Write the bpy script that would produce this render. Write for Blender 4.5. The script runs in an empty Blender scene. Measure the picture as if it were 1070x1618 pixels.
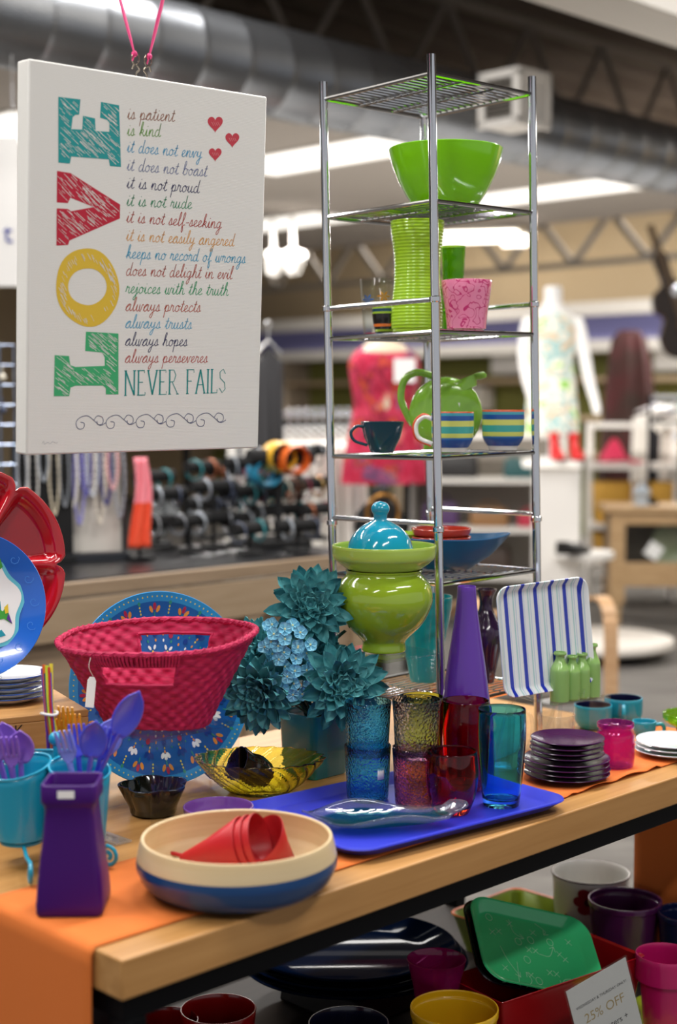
import bpy, bmesh, math, random
from mathutils import Vector, Matrix, Euler
random.seed(7)
PI = math.pi
SC = bpy.context.scene
COL = SC.collection

# ------------------------------------------------------------------ camera, world, lights, exposure
F = 2300.0; HOR = 640.0; CX = 535.0; CY = 809.0        # focal length in pixels and horizon of a 1070x1618 frame
PITCH = math.atan((CY - HOR) / F)
CZ = 1.47                                              # eye height
T = 0.78                                               # height of the display table
cam = bpy.data.cameras.new('camera'); cam_o = bpy.data.objects.new('camera', cam); COL.objects.link(cam_o)
cam.sensor_fit = 'VERTICAL'; cam.sensor_height = 36.0; cam.lens = F / 1618 * 36.0
cam_o.location = (0, 0, CZ); cam_o.rotation_euler = (PI / 2 - PITCH, 0, 0)
cam.clip_start = 0.05; cam.clip_end = 100
cam.dof.use_dof = True; cam.dof.focus_distance = 2.56; cam.dof.aperture_fstop = 2.2
SC.camera = cam_o
SC.view_settings.view_transform = 'Standard'; SC.view_settings.look = 'None'
SC.view_settings.gamma = 1.0; SC.view_settings.use_curve_mapping = False
SC.view_settings.exposure = 0.22
SC.cycles.transparent_max_bounces = 32
SC.cycles.max_bounces = 10
SC.cycles.sample_clamp_indirect = 6.0
wd = bpy.data.worlds.new('shop_air'); SC.world = wd; wd.use_nodes = True
wd.node_tree.nodes['Background'].inputs[0].default_value = (0.95, 0.96, 1.0, 1)
wd.node_tree.nodes['Background'].inputs[1].default_value = 0.42

def area_light(name, loc, sx, sy, power, rz=0.0, color=(1.0, 0.97, 0.93), rx=0.0):
    l = bpy.data.lights.new(name, 'AREA'); l.shape = 'RECTANGLE'; l.size = sx; l.size_y = sy
    l.energy = power; l.color = color
    o = bpy.data.objects.new(name, l); COL.objects.link(o); o.location = loc; o.rotation_euler = (rx, 0, rz)
    return o
Q = PI / 4; R2_ = math.sqrt(0.5)
# rows of fluorescent strips under the roof deck, over the display and the aisles
for lx, ly, pw in ((-1.5, 1.9, 60), (0.5, 3.1, 64), (1.9, 2.1, 40), (-1.3, -0.5, 42), (1.2, -0.3, 46), (-2.6, 3.8, 55), (-0.8, 5.4, 70), (2.3, 5.2, 55), (-0.3, 7.4, 70), (4.4, 8.0, 62), (-2.6, 8.2, 90), (3.2, 12.0, 95), (-0.5, 12.0, 110)):
    area_light('fluorescent_lamp', (lx, ly, 3.75 if ly < 6 else 3.0), 1.8, 0.22, pw, Q)
for lx, ly, pw in ((1.5, 9.5, 70), (6.0, 14.5, 90), (-4.0, 11.0, 70)):
    area_light('ceiling_fill', (lx, ly, 1.1), 4.5, 4.5, pw, Q, (1.0, .95, .88), PI)  # unseen fill added low down to brighten the ceiling and soffit
# unseen fill lights added to brighten the far bay and its wall
for la, lb, pw in ((12.3, 0.5, 62), (12.3, 4.0, 66), (12.3, 7.5, 80), (12.3, 11.0, 85)):
    area_light('far_bay_fill', ((la - lb) * R2_, (la + lb) * R2_, 4.0), 0.4, 2.4, pw, Q, (1.0, .93, .84), 0.0)
sp = bpy.data.lights.new('wall_spot', 'SPOT'); sp.energy = 900; sp.spot_size = 1.0; sp.spot_blend = 0.8; sp.color = (1.0, 0.78, 0.5)
spo = bpy.data.objects.new('wall_spot', sp); COL.objects.link(spo)

# ------------------------------------------------------------------ placing helpers
def ray(u, v):
    a = (u - CX) / F; b = (CY - v) / F
    return Vector((a, math.cos(PITCH) + b * math.sin(PITCH), -math.sin(PITCH) + b * math.cos(PITCH)))
def on_z(u, v, z=T):                       # the spot on the level plane z seen at (u, v)
    d = ray(u, v); return Vector((d.x, d.y, d.z)) * ((z - CZ) / d.z) + Vector((0, 0, CZ))
def at_y(u, v, Y):                         # the spot at distance Y seen at (u, v)
    d = ray(u, v); return d * (Y / d.y) + Vector((0, 0, CZ))
def px_m(p):                               # metres per pixel at a point
    return (p.y * math.cos(PITCH) - (p.z - CZ) * math.sin(PITCH)) / F
R2 = math.sqrt(0.5)
E1 = Vector((R2, R2, 0)); E2 = Vector((-R2, R2, 0))    # along the table front, and into the table
C0 = on_z(192, 1518, T)
def tab(s, t, z=T): return Vector((C0.x + (s - t) * R2, C0.y + (s + t) * R2, z))

# ------------------------------------------------------------------ materials
def lin(h):
    h = h.lstrip('#'); out = []
    for i in (0, 2, 4):
        c = int(h[i:i + 2], 16) / 255; out.append(c / 12.92 if c <= 0.04045 else ((c + 0.055) / 1.055) ** 2.4)
    return tuple(out) + (1.0,)
MATS = {}
def new_mat(name):
    m = bpy.data.materials.new(name); m.use_nodes = True
    nt = m.node_tree; b = nt.nodes['Principled BSDF']
    return m, nt, b
def N(nt, t, **kw):
    n = nt.nodes.new(t)
    for k, v in kw.items(): setattr(n, k, v)
    return n
def coords(nt, scale=(1, 1, 1), rot=(0, 0, 0), kind='Object'):
    tc = N(nt, 'ShaderNodeTexCoord'); mp = N(nt, 'ShaderNodeMapping')
    mp.inputs['Scale'].default_value = scale; mp.inputs['Rotation'].default_value = rot
    nt.links.new(tc.outputs[kind], mp.inputs['Vector']); return mp.outputs['Vector']
def ramp(nt, stops, fac, mode='LINEAR'):
    r = N(nt, 'ShaderNodeValToRGB'); r.color_ramp.interpolation = mode
    el = r.color_ramp.elements
    while len(el) > 1: el.remove(el[0])
    for i, (p, c) in enumerate(stops):
        e = el[0] if i == 0 else el.new(p)
        e.position = p; e.color = lin(c) if isinstance(c, str) else c
    nt.links.new(fac, r.inputs['Fac']); return r.outputs['Color']
def add_bump(nt, b, h, strength, dist=0.002):
    bp = N(nt, 'ShaderNodeBump'); bp.inputs['Strength'].default_value = strength; bp.inputs['Distance'].default_value = dist
    nt.links.new(h, bp.inputs['Height']); nt.links.new(bp.outputs['Normal'], b.inputs['Normal'])
def mat(key, color=None, rough=0.4, metal=0.0, coat=0.0, bump=None, vary=None, emit=None, spec=None, sss=0.0):
    if key in MATS: return MATS[key]
    m, nt, b = new_mat(key); b.inputs['Base Color'].default_value = lin(color)
    b.inputs['Roughness'].default_value = rough; b.inputs['Metallic'].default_value = metal
    b.inputs['Coat Weight'].default_value = coat; b.inputs['Coat Roughness'].default_value = 0.05
    if spec is not None: b.inputs['Specular IOR Level'].default_value = spec
    if sss: b.inputs['Subsurface Weight'].default_value = sss; b.inputs['Subsurface Radius'].default_value = (0.01, 0.01, 0.01)
    if vary:                                # (second colour, scale) blotches of real colour variation
        nz = N(nt, 'ShaderNodeTexNoise'); nz.inputs['Scale'].default_value = vary[1]; nz.inputs['Detail'].default_value = 5
        nt.links.new(coords(nt, vary[2] if len(vary) > 2 else (1, 1, 1)), nz.inputs['Vector'])
        nt.links.new(ramp(nt, [(0.35, color), (0.65, vary[0])], nz.outputs['Fac']), b.inputs['Base Color'])
    if bump:
        nz = N(nt, 'ShaderNodeTexNoise'); nz.inputs['Scale'].default_value = bump[0]; nz.inputs['Detail'].default_value = 4
        nt.links.new(coords(nt, bump[2] if len(bump) > 2 else (1, 1, 1)), nz.inputs['Vector'])
        add_bump(nt, b, nz.outputs['Fac'], bump[1])
    if emit: b.inputs['Emission Color'].default_value = lin(emit[0]); b.inputs['Emission Strength'].default_value = emit[1]
    MATS[key] = m; return m
def glass(key, color, rough=0.02, bump=None, fres=1.45, haze=0.0, hazecol=None):
    """thin tinted glass or acrylic: clear tint plus mirror reflection by Fresnel"""
    if key in MATS: return MATS[key]
    m = bpy.data.materials.new(key); m.use_nodes = True; nt = m.node_tree; nt.nodes.remove(nt.nodes['Principled BSDF'])
    out = nt.nodes['Material Output']
    tr = N(nt, 'ShaderNodeBsdfTransparent'); tr.inputs['Color'].default_value = tuple(c ** .33 for c in lin(color)[:3]) + (1.0,)      # per surface; a tumbler has four
    gl = N(nt, 'ShaderNodeBsdfGlossy'); gl.inputs['Roughness'].default_value = rough
    fr = N(nt, 'ShaderNodeFresnel'); ge = N(nt, 'ShaderNodeNewGeometry')      # same reflection from both sides of the thin wall
    io = N(nt, 'ShaderNodeMath', operation='MULTIPLY_ADD'); io.inputs[1].default_value = 1 / fres - fres; io.inputs[2].default_value = fres
    nt.links.new(ge.outputs['Backfacing'], io.inputs[0]); nt.links.new(io.outputs[0], fr.inputs['IOR'])
    if bump:
        vo = N(nt, 'ShaderNodeTexVoronoi'); vo.inputs['Scale'].default_value = bump[0]
        nt.links.new(coords(nt), vo.inputs['Vector'])
        bp = N(nt, 'ShaderNodeBump'); bp.inputs['Strength'].default_value = bump[1]; bp.inputs['Distance'].default_value = 0.003
        nt.links.new(vo.outputs['Distance'], bp.inputs['Height'])
        nt.links.new(bp.outputs['Normal'], gl.inputs['Normal']); nt.links.new(bp.outputs['Normal'], fr.inputs['Normal'])
    base = tr.outputs[0]
    if haze:
        df = N(nt, 'ShaderNodeBsdfTranslucent'); df.inputs['Color'].default_value = lin(hazecol or color)
        d2 = N(nt, 'ShaderNodeBsdfDiffuse'); d2.inputs['Color'].default_value = lin(hazecol or color)
        mm = N(nt, 'ShaderNodeMixShader'); nt.links.new(df.outputs[0], mm.inputs[1]); nt.links.new(d2.outputs[0], mm.inputs[2])
        m2 = N(nt, 'ShaderNodeMixShader'); m2.inputs[0].default_value = haze
        nt.links.new(base, m2.inputs[1]); nt.links.new(mm.outputs[0], m2.inputs[2]); base = m2.outputs[0]
    mx = N(nt, 'ShaderNodeMixShader'); nt.links.new(fr.outputs[0], mx.inputs[0]); nt.links.new(base, mx.inputs[1]); nt.links.new(gl.outputs[0], mx.inputs[2])
    nt.links.new(mx.outputs[0], out.inputs['Surface']); MATS[key] = m; return m
def bands(key, stops, h, rough=0.25, axis=2, coat=0.3, ripple=0.0):
    """bands of colour painted round a vessel: stops in 0..1 of height h"""
    if key in MATS: return MATS[key]
    m, nt, b = new_mat(key); tc = N(nt, 'ShaderNodeTexCoord'); sx = N(nt, 'ShaderNodeSeparateXYZ')
    nt.links.new(tc.outputs['Object'], sx.inputs[0])
    mr = N(nt, 'ShaderNodeMath', operation='DIVIDE'); mr.inputs[1].default_value = h
    nt.links.new(sx.outputs[axis], mr.inputs[0])
    nt.links.new(ramp(nt, stops, mr.outputs[0], 'CONSTANT'), b.inputs['Base Color'])
    b.inputs['Roughness'].default_value = rough; b.inputs['Coat Weight'].default_value = coat
    MATS[key] = m; return m
def wood(key, c1, c2, rough=0.4, scale=(2, 40, 40), rot=(0, 0, 0), coat=0.0):
    if key in MATS: return MATS[key]
    m, nt, b = new_mat(key); v = coords(nt, scale, rot)
    nz = N(nt, 'ShaderNodeTexNoise'); nz.inputs['Scale'].default_value = 2.2; nz.inputs['Detail'].default_value = 7; nz.inputs['Distortion'].default_value = 0.4
    nt.links.new(v, nz.inputs['Vector'])
    nt.links.new(ramp(nt, [(0.3, c1), (0.7, c2)], nz.outputs['Fac']), b.inputs['Base Color'])
    add_bump(nt, b, nz.outputs['Fac'], 0.12, 0.001)
    b.inputs['Roughness'].default_value = rough; b.inputs['Coat Weight'].default_value = coat
    MATS[key] = m; return m

def solid_glass(key, color, rough=0.0, bump=None, ior=1.45):
    """thick tinted glass that bends light"""
    if key in MATS: return MATS[key]
    m, nt, b = new_mat(key); b.inputs['Base Color'].default_value = lin(color); b.inputs['Roughness'].default_value = rough
    b.inputs['Transmission Weight'].default_value = 1.0; b.inputs['IOR'].default_value = ior
    if bump:
        vo = N(nt, 'ShaderNodeTexVoronoi'); vo.inputs['Scale'].default_value = bump[0]; nt.links.new(coords(nt), vo.inputs['Vector'])
        add_bump(nt, b, vo.outputs['Distance'], bump[1], .003)
    MATS[key] = m; return m
# ------------------------------------------------------------------ mesh building
def smooth_line(pts, n=6, closed=False):
    P = [Vector(p) for p in pts]; L = len(P); out = []
    for i in range(L if closed else L - 1):
        if closed: a, b, c, d = P[i - 1], P[i], P[(i + 1) % L], P[(i + 2) % L]
        else: b, c = P[i], P[i + 1]; a = P[i - 1] if i else b * 2 - c; d = P[i + 2] if i + 2 < L else c * 2 - b
        for k in range(n):
            t = k / n
            out.append(0.5 * ((2 * b) + (c - a) * t + (2 * a - 5 * b + 4 * c - d) * t * t + (3 * b - a - 3 * c + d) * t ** 3))
    if not closed: out.append(P[-1])
    return out
class MB:
    def __init__(s): s.v = []; s.f = []; s.m = []
    def add(s, verts, faces, mi=0):
        o = len(s.v); s.v += [Vector(v) for v in verts]
        for f in faces: s.f.append([i + o for i in f]); s.m.append(mi)
        return o
    def lathe(s, prof, n=40, c=(0, 0, 0), mi=0, sx=1, sy=1, wob=None, mfun=None):
        o = len(s.v); c = Vector(c); K = len(prof)
        for (r, z) in prof:
            for i in range(n):
                a = 2 * PI * i / n; rr = r * (wob(a, z, r) if wob else 1)
                s.v.append(c + Vector((rr * math.cos(a) * sx, rr * math.sin(a) * sy, z)))
        for k in range(K - 1):
            for i in range(n):
                j = (i + 1) % n
                s.f.append([o + k * n + i, o + k * n + j, o + (k + 1) * n + j, o + (k + 1) * n + i])
                s.m.append(mfun(k) if mfun else mi)
        return s
    def box(s, c, size, rot=None, mi=0, taper=1.0):
        c = Vector(c); x, y, z = [q / 2 for q in size]
        vs = [Vector((a * x * (taper if e > 0 else 1), b * y * (taper if e > 0 else 1), e * z)) for e in (-1, 1) for a, b in ((-1, -1), (1, -1), (1, 1), (-1, 1))]
        if rot is not None:
            M = Euler(rot).to_matrix() if not isinstance(rot, Matrix) else rot
            vs = [M @ v for v in vs]
        s.add([v + c for v in vs], [(3, 2, 1, 0), (4, 5, 6, 7), (0, 1, 5, 4), (1, 2, 6, 5), (2, 3, 7, 6), (3, 0, 4, 7)], mi); return s
    def tube(s, pts, r, n=8, closed=False, mi=0, cap=True, flat=1.0):
        P = [Vector(p) for p in pts]; L = len(P); o = len(s.v); up = None
        for i, p in enumerate(P):
            if closed: t = P[(i + 1) % L] - P[i - 1]
            else: t = P[min(i + 1, L - 1)] - P[max(i - 1, 0)]
            t = t.normalized() if t.length > 1e-9 else Vector((0, 0, 1))
            if up is None: up = t.orthogonal().normalized()
            else:
                up = up - t * up.dot(t); up = up.normalized() if up.length > 1e-6 else t.orthogonal().normalized()
            bn = t.cross(up); rr = r[i] if isinstance(r, (list, tuple)) else r
            for k in range(n):
                a = 2 * PI * k / n; s.v.append(p + (up * math.cos(a) + bn * math.sin(a) * flat) * rr)
        for i in range(L if closed else L - 1):
            j = (i + 1) % L
            for k in range(n):
                l = (k + 1) % n; s.f.append([o + i * n + k, o + i * n + l, o + j * n + l, o + j * n + k]); s.m.append(mi)
        if cap and not closed:
            s.f.append([o + k for k in range(n)][::-1]); s.m.append(mi)
            s.f.append([o + (L - 1) * n + k for k in range(n)]); s.m.append(mi)
        return s
    def prism(s, outline, z0, z1, mi=0, top=None):
        """closed outline (x, y) extruded from z0 to z1; top scales the upper outline"""
        n = len(outline); tp = top or 1.0
        vs = [(x, y, z0) for x, y in outline] + [(x * tp, y * tp, z1) for x, y in outline]
        s.add(vs, [tuple(range(n))[::-1], tuple(range(n, 2 * n))] + [(i, (i + 1) % n, n + (i + 1) % n, n + i) for i in range(n)], mi); return s
    def grid(s, fn, nu, nv, closed=False, mi=0, skip=None, mfun=None):
        o = len(s.v); cu = nu if closed else nu + 1
        for j in range(nv + 1):
            for i in range(cu): s.v.append(Vector(fn(i / nu, j / nv)))
        for j in range(nv):
            for i in range(nu):
                if skip and skip((i + 0.5) / nu, (j + 0.5) / nv): continue
                k = (i + 1) % cu
                s.f.append([o + j * cu + i, o + j * cu + k, o + (j + 1) * cu + k, o + (j + 1) * cu + i])
                s.m.append(mfun((i + 0.5) / nu, (j + 0.5) / nv) if mfun else mi)
        return s
    def loft(s, rings, mi=0, cap=True):
        n = len(rings[0]); o = len(s.v)
        for r in rings: s.v += [Vector(p) for p in r]
        for k in range(len(rings) - 1):
            for i in range(n):
                j = (i + 1) % n; s.f.append([o + k * n + i, o + k * n + j, o + (k + 1) * n + j, o + (k + 1) * n + i]); s.m.append(mi)
        if cap:
            s.f.append([o + i for i in range(n)][::-1]); s.m.append(mi)
            s.f.append([o + (len(rings) - 1) * n + i for i in range(n)]); s.m.append(mi)
        return s
    def ball(s, c, r, n=14, mi=0, sz=1.0, sx=1.0, sy=1.0):
        pr = [(max(1e-5, r * math.sin(PI * k / 8)), -r * sz * math.cos(PI * k / 8)) for k in range(9)]
        return s.lathe(pr, n, c, mi, sx, sy)
    def poly(s, pts, mi=0): s.add(pts, [tuple(range(len(pts)))], mi); return s
    def ribbon(s, pts, w, mi=0, nrm=Vector((0, -1, 0))):
        P = [Vector(p) for p in pts]; L = len(P); vs = []
        for i in range(L):
            t = P[min(i + 1, L - 1)] - P[max(i - 1, 0)]
            d = t.cross(nrm); d = d.normalized() * (w / 2) if d.length > 1e-9 else Vector((w / 2, 0, 0))
            vs += [P[i] - d, P[i] + d]
        s.add(vs, [(2 * i, 2 * i + 1, 2 * i + 3, 2 * i + 2) for i in range(L - 1)], mi); return s
    def move(s, M, start=0):
        for i in range(start, len(s.v)): s.v[i] = M @ s.v[i]
        return s
    def build(s, name, mats, parent=None, loc=None, rot=None, angle=40, bevel=0, solid=0, sub=0):
        me = bpy.data.meshes.new(name); me.from_pydata([tuple(v) for v in s.v], [], s.f)
        mats = mats if isinstance(mats, (list, tuple)) else [mats]
        for m in mats: me.materials.append(m)
        for p, mi in zip(me.polygons, s.m): p.material_index = mi
        bm = bmesh.new(); bm.from_mesh(me); bmesh.ops.remove_doubles(bm, verts=bm.verts, dist=2e-6)
        bmesh.ops.dissolve_degenerate(bm, edges=bm.edges, dist=1e-6)
        bmesh.ops.recalc_face_normals(bm, faces=bm.faces); bm.to_mesh(me); bm.free()
        me.polygons.foreach_set('use_smooth', [True] * len(me.polygons))
        me.set_sharp_from_angle(angle=math.radians(angle)); me.update()
        o = bpy.data.objects.new(name, me); COL.objects.link(o)
        if parent is not None: o.parent = parent
        if loc is not None: o.location = loc
        if rot is not None: o.rotation_euler = rot
        if solid:
            md = o.modifiers.new('solid', 'SOLIDIFY'); md.thickness = solid; md.offset = 0
        if sub:
            md = o.modifiers.new('sub', 'SUBSURF'); md.levels = sub; md.render_levels = sub
        if bevel:
            md = o.modifiers.new('bevel', 'BEVEL'); md.width = bevel; md.segments = 3; md.limit_method = 'ANGLE'; md.angle_limit = math.radians(40)
        return o
def tag(o, label, cat, group=None, kind=None):
    o['label'] = label; o['category'] = cat
    if group: o['group'] = group
    if kind: o['kind'] = kind
    return o
def thing(name, label, cat, loc=(0, 0, 0), rz=0.0, group=None, rot=None):
    o = bpy.data.objects.new(name, None); COL.objects.link(o); o.empty_display_size = 0.05
    o.location = loc; o.rotation_euler = rot if rot is not None else (0, 0, rz)
    return tag(o, label, cat, group)
def struct(o, kind='structure'): o['kind'] = kind; return o
def dup(o, loc=None, rot=None, label=None, parent=None, mats=None):
    c = o.copy(); COL.objects.link(c)
    if parent is not None: c.parent = parent
    if loc is not None: c.location = loc
    if rot is not None: c.rotation_euler = rot
    if label: c['label'] = label
    for ch in list(o.children): dup(ch, parent=c)
    return c
def shell(prof, th, floor=None):
    """outer profile (r, z) from the foot up -> closed profile of a vessel with wall th"""
    floor = th if floor is None else floor
    zmax = prof[-1][1]; inner = []
    for i, (r, z) in reversed(list(enumerate(prof))):
        if z < prof[0][1] + floor - 1e-9: continue
        a = prof[max(i - 1, 0)]; b = prof[min(i + 1, len(prof) - 1)]
        inner.append((max(r - th, 1e-4), z))
    out = [(1e-4, prof[0][1])] + list(prof)
    r, z = prof[-1]
    out += [(r - th * 0.2, z + th * 0.35), (r - th * 0.8, z + th * 0.35)] + inner
    fz = prof[0][1] + floor
    rin = inner[-1][0] if inner else prof[0][0] - th
    out += [(rin * 0.93, fz), (1e-4, fz)]
    return out
def sm(prof, n=5):
    return [(p.x, p.y) for p in smooth_line([(r, z, 0) for r, z in prof], n)]
def scale(prof, k): return [(r * k, z * k) for r, z in prof]
def rrect(w, h, r, n=6):
    out = []
    for cx, cy, a0 in ((w / 2 - r, h / 2 - r, 0), (-w / 2 + r, h / 2 - r, PI / 2), (-w / 2 + r, -h / 2 + r, PI), (w / 2 - r, -h / 2 + r, 1.5 * PI)):
        for k in range(n + 1):
            a = a0 + PI / 2 * k / n; out.append((cx + r * math.cos(a), cy + r * math.sin(a)))
    return out
def rect_shell(mb, levels, inner, r, n=6, mi=0):
    """stack of rounded rectangles: levels [(w, h, z)] outside up, then inner levels down; closed at both ends"""
    rings = []
    for (w, h, z) in levels + inner:
        rr = min(r, w / 2 * 0.98, h / 2 * 0.98); rings.append([(x, y, z) for x, y in rrect(w, h, rr, n)])
    return mb.loft(rings, mi)
def text_mesh(body, size, m, parent, loc, rot, name='lettering', align='LEFT', extrude=0.0):
    cu = bpy.data.curves.new(name, 'FONT'); cu.body = body; cu.size = size; cu.align_x = align; cu.extrude = extrude; cu.space_line = 1.1
    to = bpy.data.objects.new(name, cu); COL.objects.link(to)
    dg = bpy.context.evaluated_depsgraph_get(); me = bpy.data.meshes.new_from_object(to.evaluated_get(dg))
    bpy.data.objects.remove(to); me.name = name; me.materials.clear(); me.materials.append(m)
    o = bpy.data.objects.new(name, me); COL.objects.link(o)
    if parent is not None: o.parent = parent
    o.location = loc; o.rotation_euler = rot; return o
CHROME = mat('chrome', '#dcdee2', 0.08, 1.0)
WHITEP = mat('white_paper', '#eeeeec', 0.6)
BLACKM = mat('black_metal', '#06070b', 0.5)
BLACKM.node_tree.nodes['Principled BSDF'].inputs['IOR'].default_value = 1.2
# ------------------------------------------------------------------ the setting
def G(a, b, z=0.0): return Vector(((a - b) * R2, (a + b) * R2, z))     # shop grid: a along the table, b into the shop
def ab(p): return ((p.x + p.y) * R2, (p.y - p.x) * R2)
def gbox(mb, a0, a1, b0, b1, z0, z1, mi=0):
    mb.add([G(a, b, z) for z in (z0, z1) for a, b in ((a0, b0), (a1, b0), (a1, b1), (a0, b1))],
           [(3, 2, 1, 0), (4, 5, 6, 7), (0, 1, 5, 4), (1, 2, 6, 5), (2, 3, 7, 6), (3, 0, 4, 7)], mi); return mb
CARPET = mat('carpet', '#6f6b66', 0.95, bump=(180, 0.3), vary=('#5a5652', 2.0, (1, 6, 1)))
BEIGE = mat('beige_paint', '#c9b595', 0.85, vary=('#c4ae8c', 0.8))
CEIL = mat('ceiling_paint', '#a39b93', 0.9)
DECK = mat('roof_deck', '#675c54', 0.8)
WHITE = mat('white_paint', '#e2ded8', 0.5)
GREYST = mat('joist_paint', '#8f8880', 0.6)
struct(gbox(MB(), -9, 30, -6, 30, -0.1, 0.0).build('floor', CARPET))
struct(gbox(MB(), 14.2, 14.4, -6, 30, 0, 4.5).build('wall_back', BEIGE))
struct(gbox(MB(), -9, 14.4, 20.0, 20.2, 0, 4.5).build('wall_left', BEIGE))
# corrugated roof deck
mb = MB(); nr = 260
prof = []
for i in range(nr + 1):
    b = -6 + 30 * i / nr; prof.append((b, 4.3 + (0.12 if i % 4 < 2 else 0.0)))
mb.grid(lambda u, v: G(-9 + 24 * v, prof[round(u * nr)][0], prof[round(u * nr)][1]), nr, 1)
struct(mb.build('ceiling', DECK, angle=10))
# dropped ceiling cloud with its light panels
o = struct(gbox(MB(), -8, 10.9, 5.25, 19.9, 3.12, 3.2).build('trim_1', CEIL)); o.name = 'ceiling_soffit'
DIFF = mat('light_diffuser', '#ffffff', 0.6, emit=('#fff8ee', 1.1))
FRAME = mat('light_frame', '#d9d5cd', 0.5)
def ceiling_panel(u, v, label, la=0.6, lb=1.2):
    p = on_z(u, v, 3.12); a, b = ab(p)
    t = thing('ceiling_light', label, 'ceiling light', G(a, b, 3.12), Q, 'light panels in the dropped ceiling')
    f = MB()
    for x, y, w, h in ((0, lb / 2, la + .05, .03), (0, -lb / 2, la + .05, .03), (la / 2, 0, .03, lb), (-la / 2, 0, .03, lb)): f.box((x, y, -.006), (w, h, .012))
    f.build('frame', FRAME, t)
    MB().box((0, 0, -.004), (la - .02, lb - .02, .006)).build('diffuser', DIFF, t)
ceiling_panel(545, 240, 'white ceiling light panel seen between the canvas and the wire tower', 0.62, 2.0)
ceiling_panel(893, 300, 'long white ceiling light panel to the right of the wire tower', 0.62, 2.0)
ceiling_panel(440, 352, 'farther white ceiling light panel beside the canvas edge, lower in view', 0.62, 1.6)
ceiling_panel(-12, 210, 'white ceiling light panel peeking out past the left edge of the canvas', 0.62, 1.4)

# spiral duct
DUCT = mat('galvanized_duct', '#8d9095', 0.36, 0.95, vary=('#787b80', 1.3, (1, 1, 0.3)), bump=(6, 0.12))
bd = 4.94; zd = 2.965; mb = MB(); prof = []
x = -9.0; i = 0
while x < 14.0:
    big = (i == 15)
    prof += [(0.2, x), (0.2, x + 0.205), (0.2022 if not big else 0.211, x + 0.21), (0.2022 if not big else 0.211, x + 0.222 if not big else x + .235), (0.2, x + 0.228 if not big else x + .24)]
    x += 0.25; i += 1
mb.lathe(prof, 48)
M_ = Matrix.Translation(G(0, bd, zd)) @ Matrix.Rotation(Q, 4, 'Z') @ Matrix.Rotation(PI / 2, 4, 'Y')
mb.move(M_)
tag(mb.build('air_duct', DUCT, angle=25), 'long round galvanized spiral duct crossing under the ceiling', 'air duct')
# supply register on the duct
pc = at_y(820, 150, 7.05); a_, b_ = ab(pc)
t = thing('duct_register', 'white square louvred air outlet box mounted on the metal duct', 'air vent', G(a_ + .12, b_ + .12, pc.z), Q)
MB().box((0, 0, 0), (.23, .23, .25)).build('box', WHITE, t, bevel=.004)
f = MB()
for y, z, w, h in ((0, .115, .25, .04), (0, -.115, .25, .04), (.105, 0, .04, .25), (-.105, 0, .04, .25)): f.box((-.12, y, z), (.02, w, h))
for x, z, w, h in ((0, .115, .25, .04), (0, -.115, .25, .04), (.105, 0, .04, .25), (-.105, 0, .04, .25)): f.box((x, -.12, z), (w, .02, h))
f.build('frame', WHITE, t, bevel=.003)
f = MB(); f.box((-.1165, 0, 0), (.004, .18, .2), mi=0)
for k in range(9): f.box((-.121, 0, -.085 + k * .021), (.010, .18, .003), (0, .6, 0), 1)
f.build('louvre', [mat('vent_dark', '#37342f', .7), mat('louvre_grey', '#8c867e', .5)], t)

# open web roof joists
def joist(name, label, p0, p1, zb, zt, n, r=0.022, m=GREYST):
    t = thing(name, label, 'roof joist', p0, 0, 'steel roof joists')
    d = p1 - p0; c = MB()
    for z in (zb, zt):
        side = Vector((-d.y, d.x, 0)).normalized() * .03
        c.tube([Vector((0, 0, z)) + side, d + Vector((0, 0, z)) + side], .03, 4); c.tube([Vector((0, 0, z)) - side, d + Vector((0, 0, z)) - side], .03, 4)
    c.build('chord', m, t, angle=20)
    wb = MB(); pts = []
    for k in range(n + 1): pts.append(d * (k / n) + Vector((0, 0, zb if k % 2 else zt)))
    for k in range(n): wb.tube([pts[k], pts[k + 1]], r, 6)
    wb.build('web', m, t)
for k, b in enumerate((6.6, 8.6, 10.6)):
    joist('roof_joist', ['dark open web steel joist just above the duct', 'second dark steel joist under the corrugated roof deck', 'third dark steel joist deep under the roof deck'][k], G(-6, b), G(14, b), 3.55, 4.2, 44, .025, mat('joist_dark', '#857d76', .6))
joist('roof_joist', 'pale open web joist across the far end beyond the dropped ceiling', G(11.7, -3), G(11.7, 14), 2.83, 3.3, 40, .035)
joist('roof_joist', 'far pale joist running toward the beige wall on the right', G(10.9, 2.2), G(14.2, 2.2), 3.1, 3.45, 8, .03)
gb = gbox(MB(), -2, 14, 3.32, 3.62, 3.06, 3.75)
o = struct(gb.build('ceiling_bulkhead', mat('bulkhead_paint', '#cfcac2', .7)))
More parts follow.
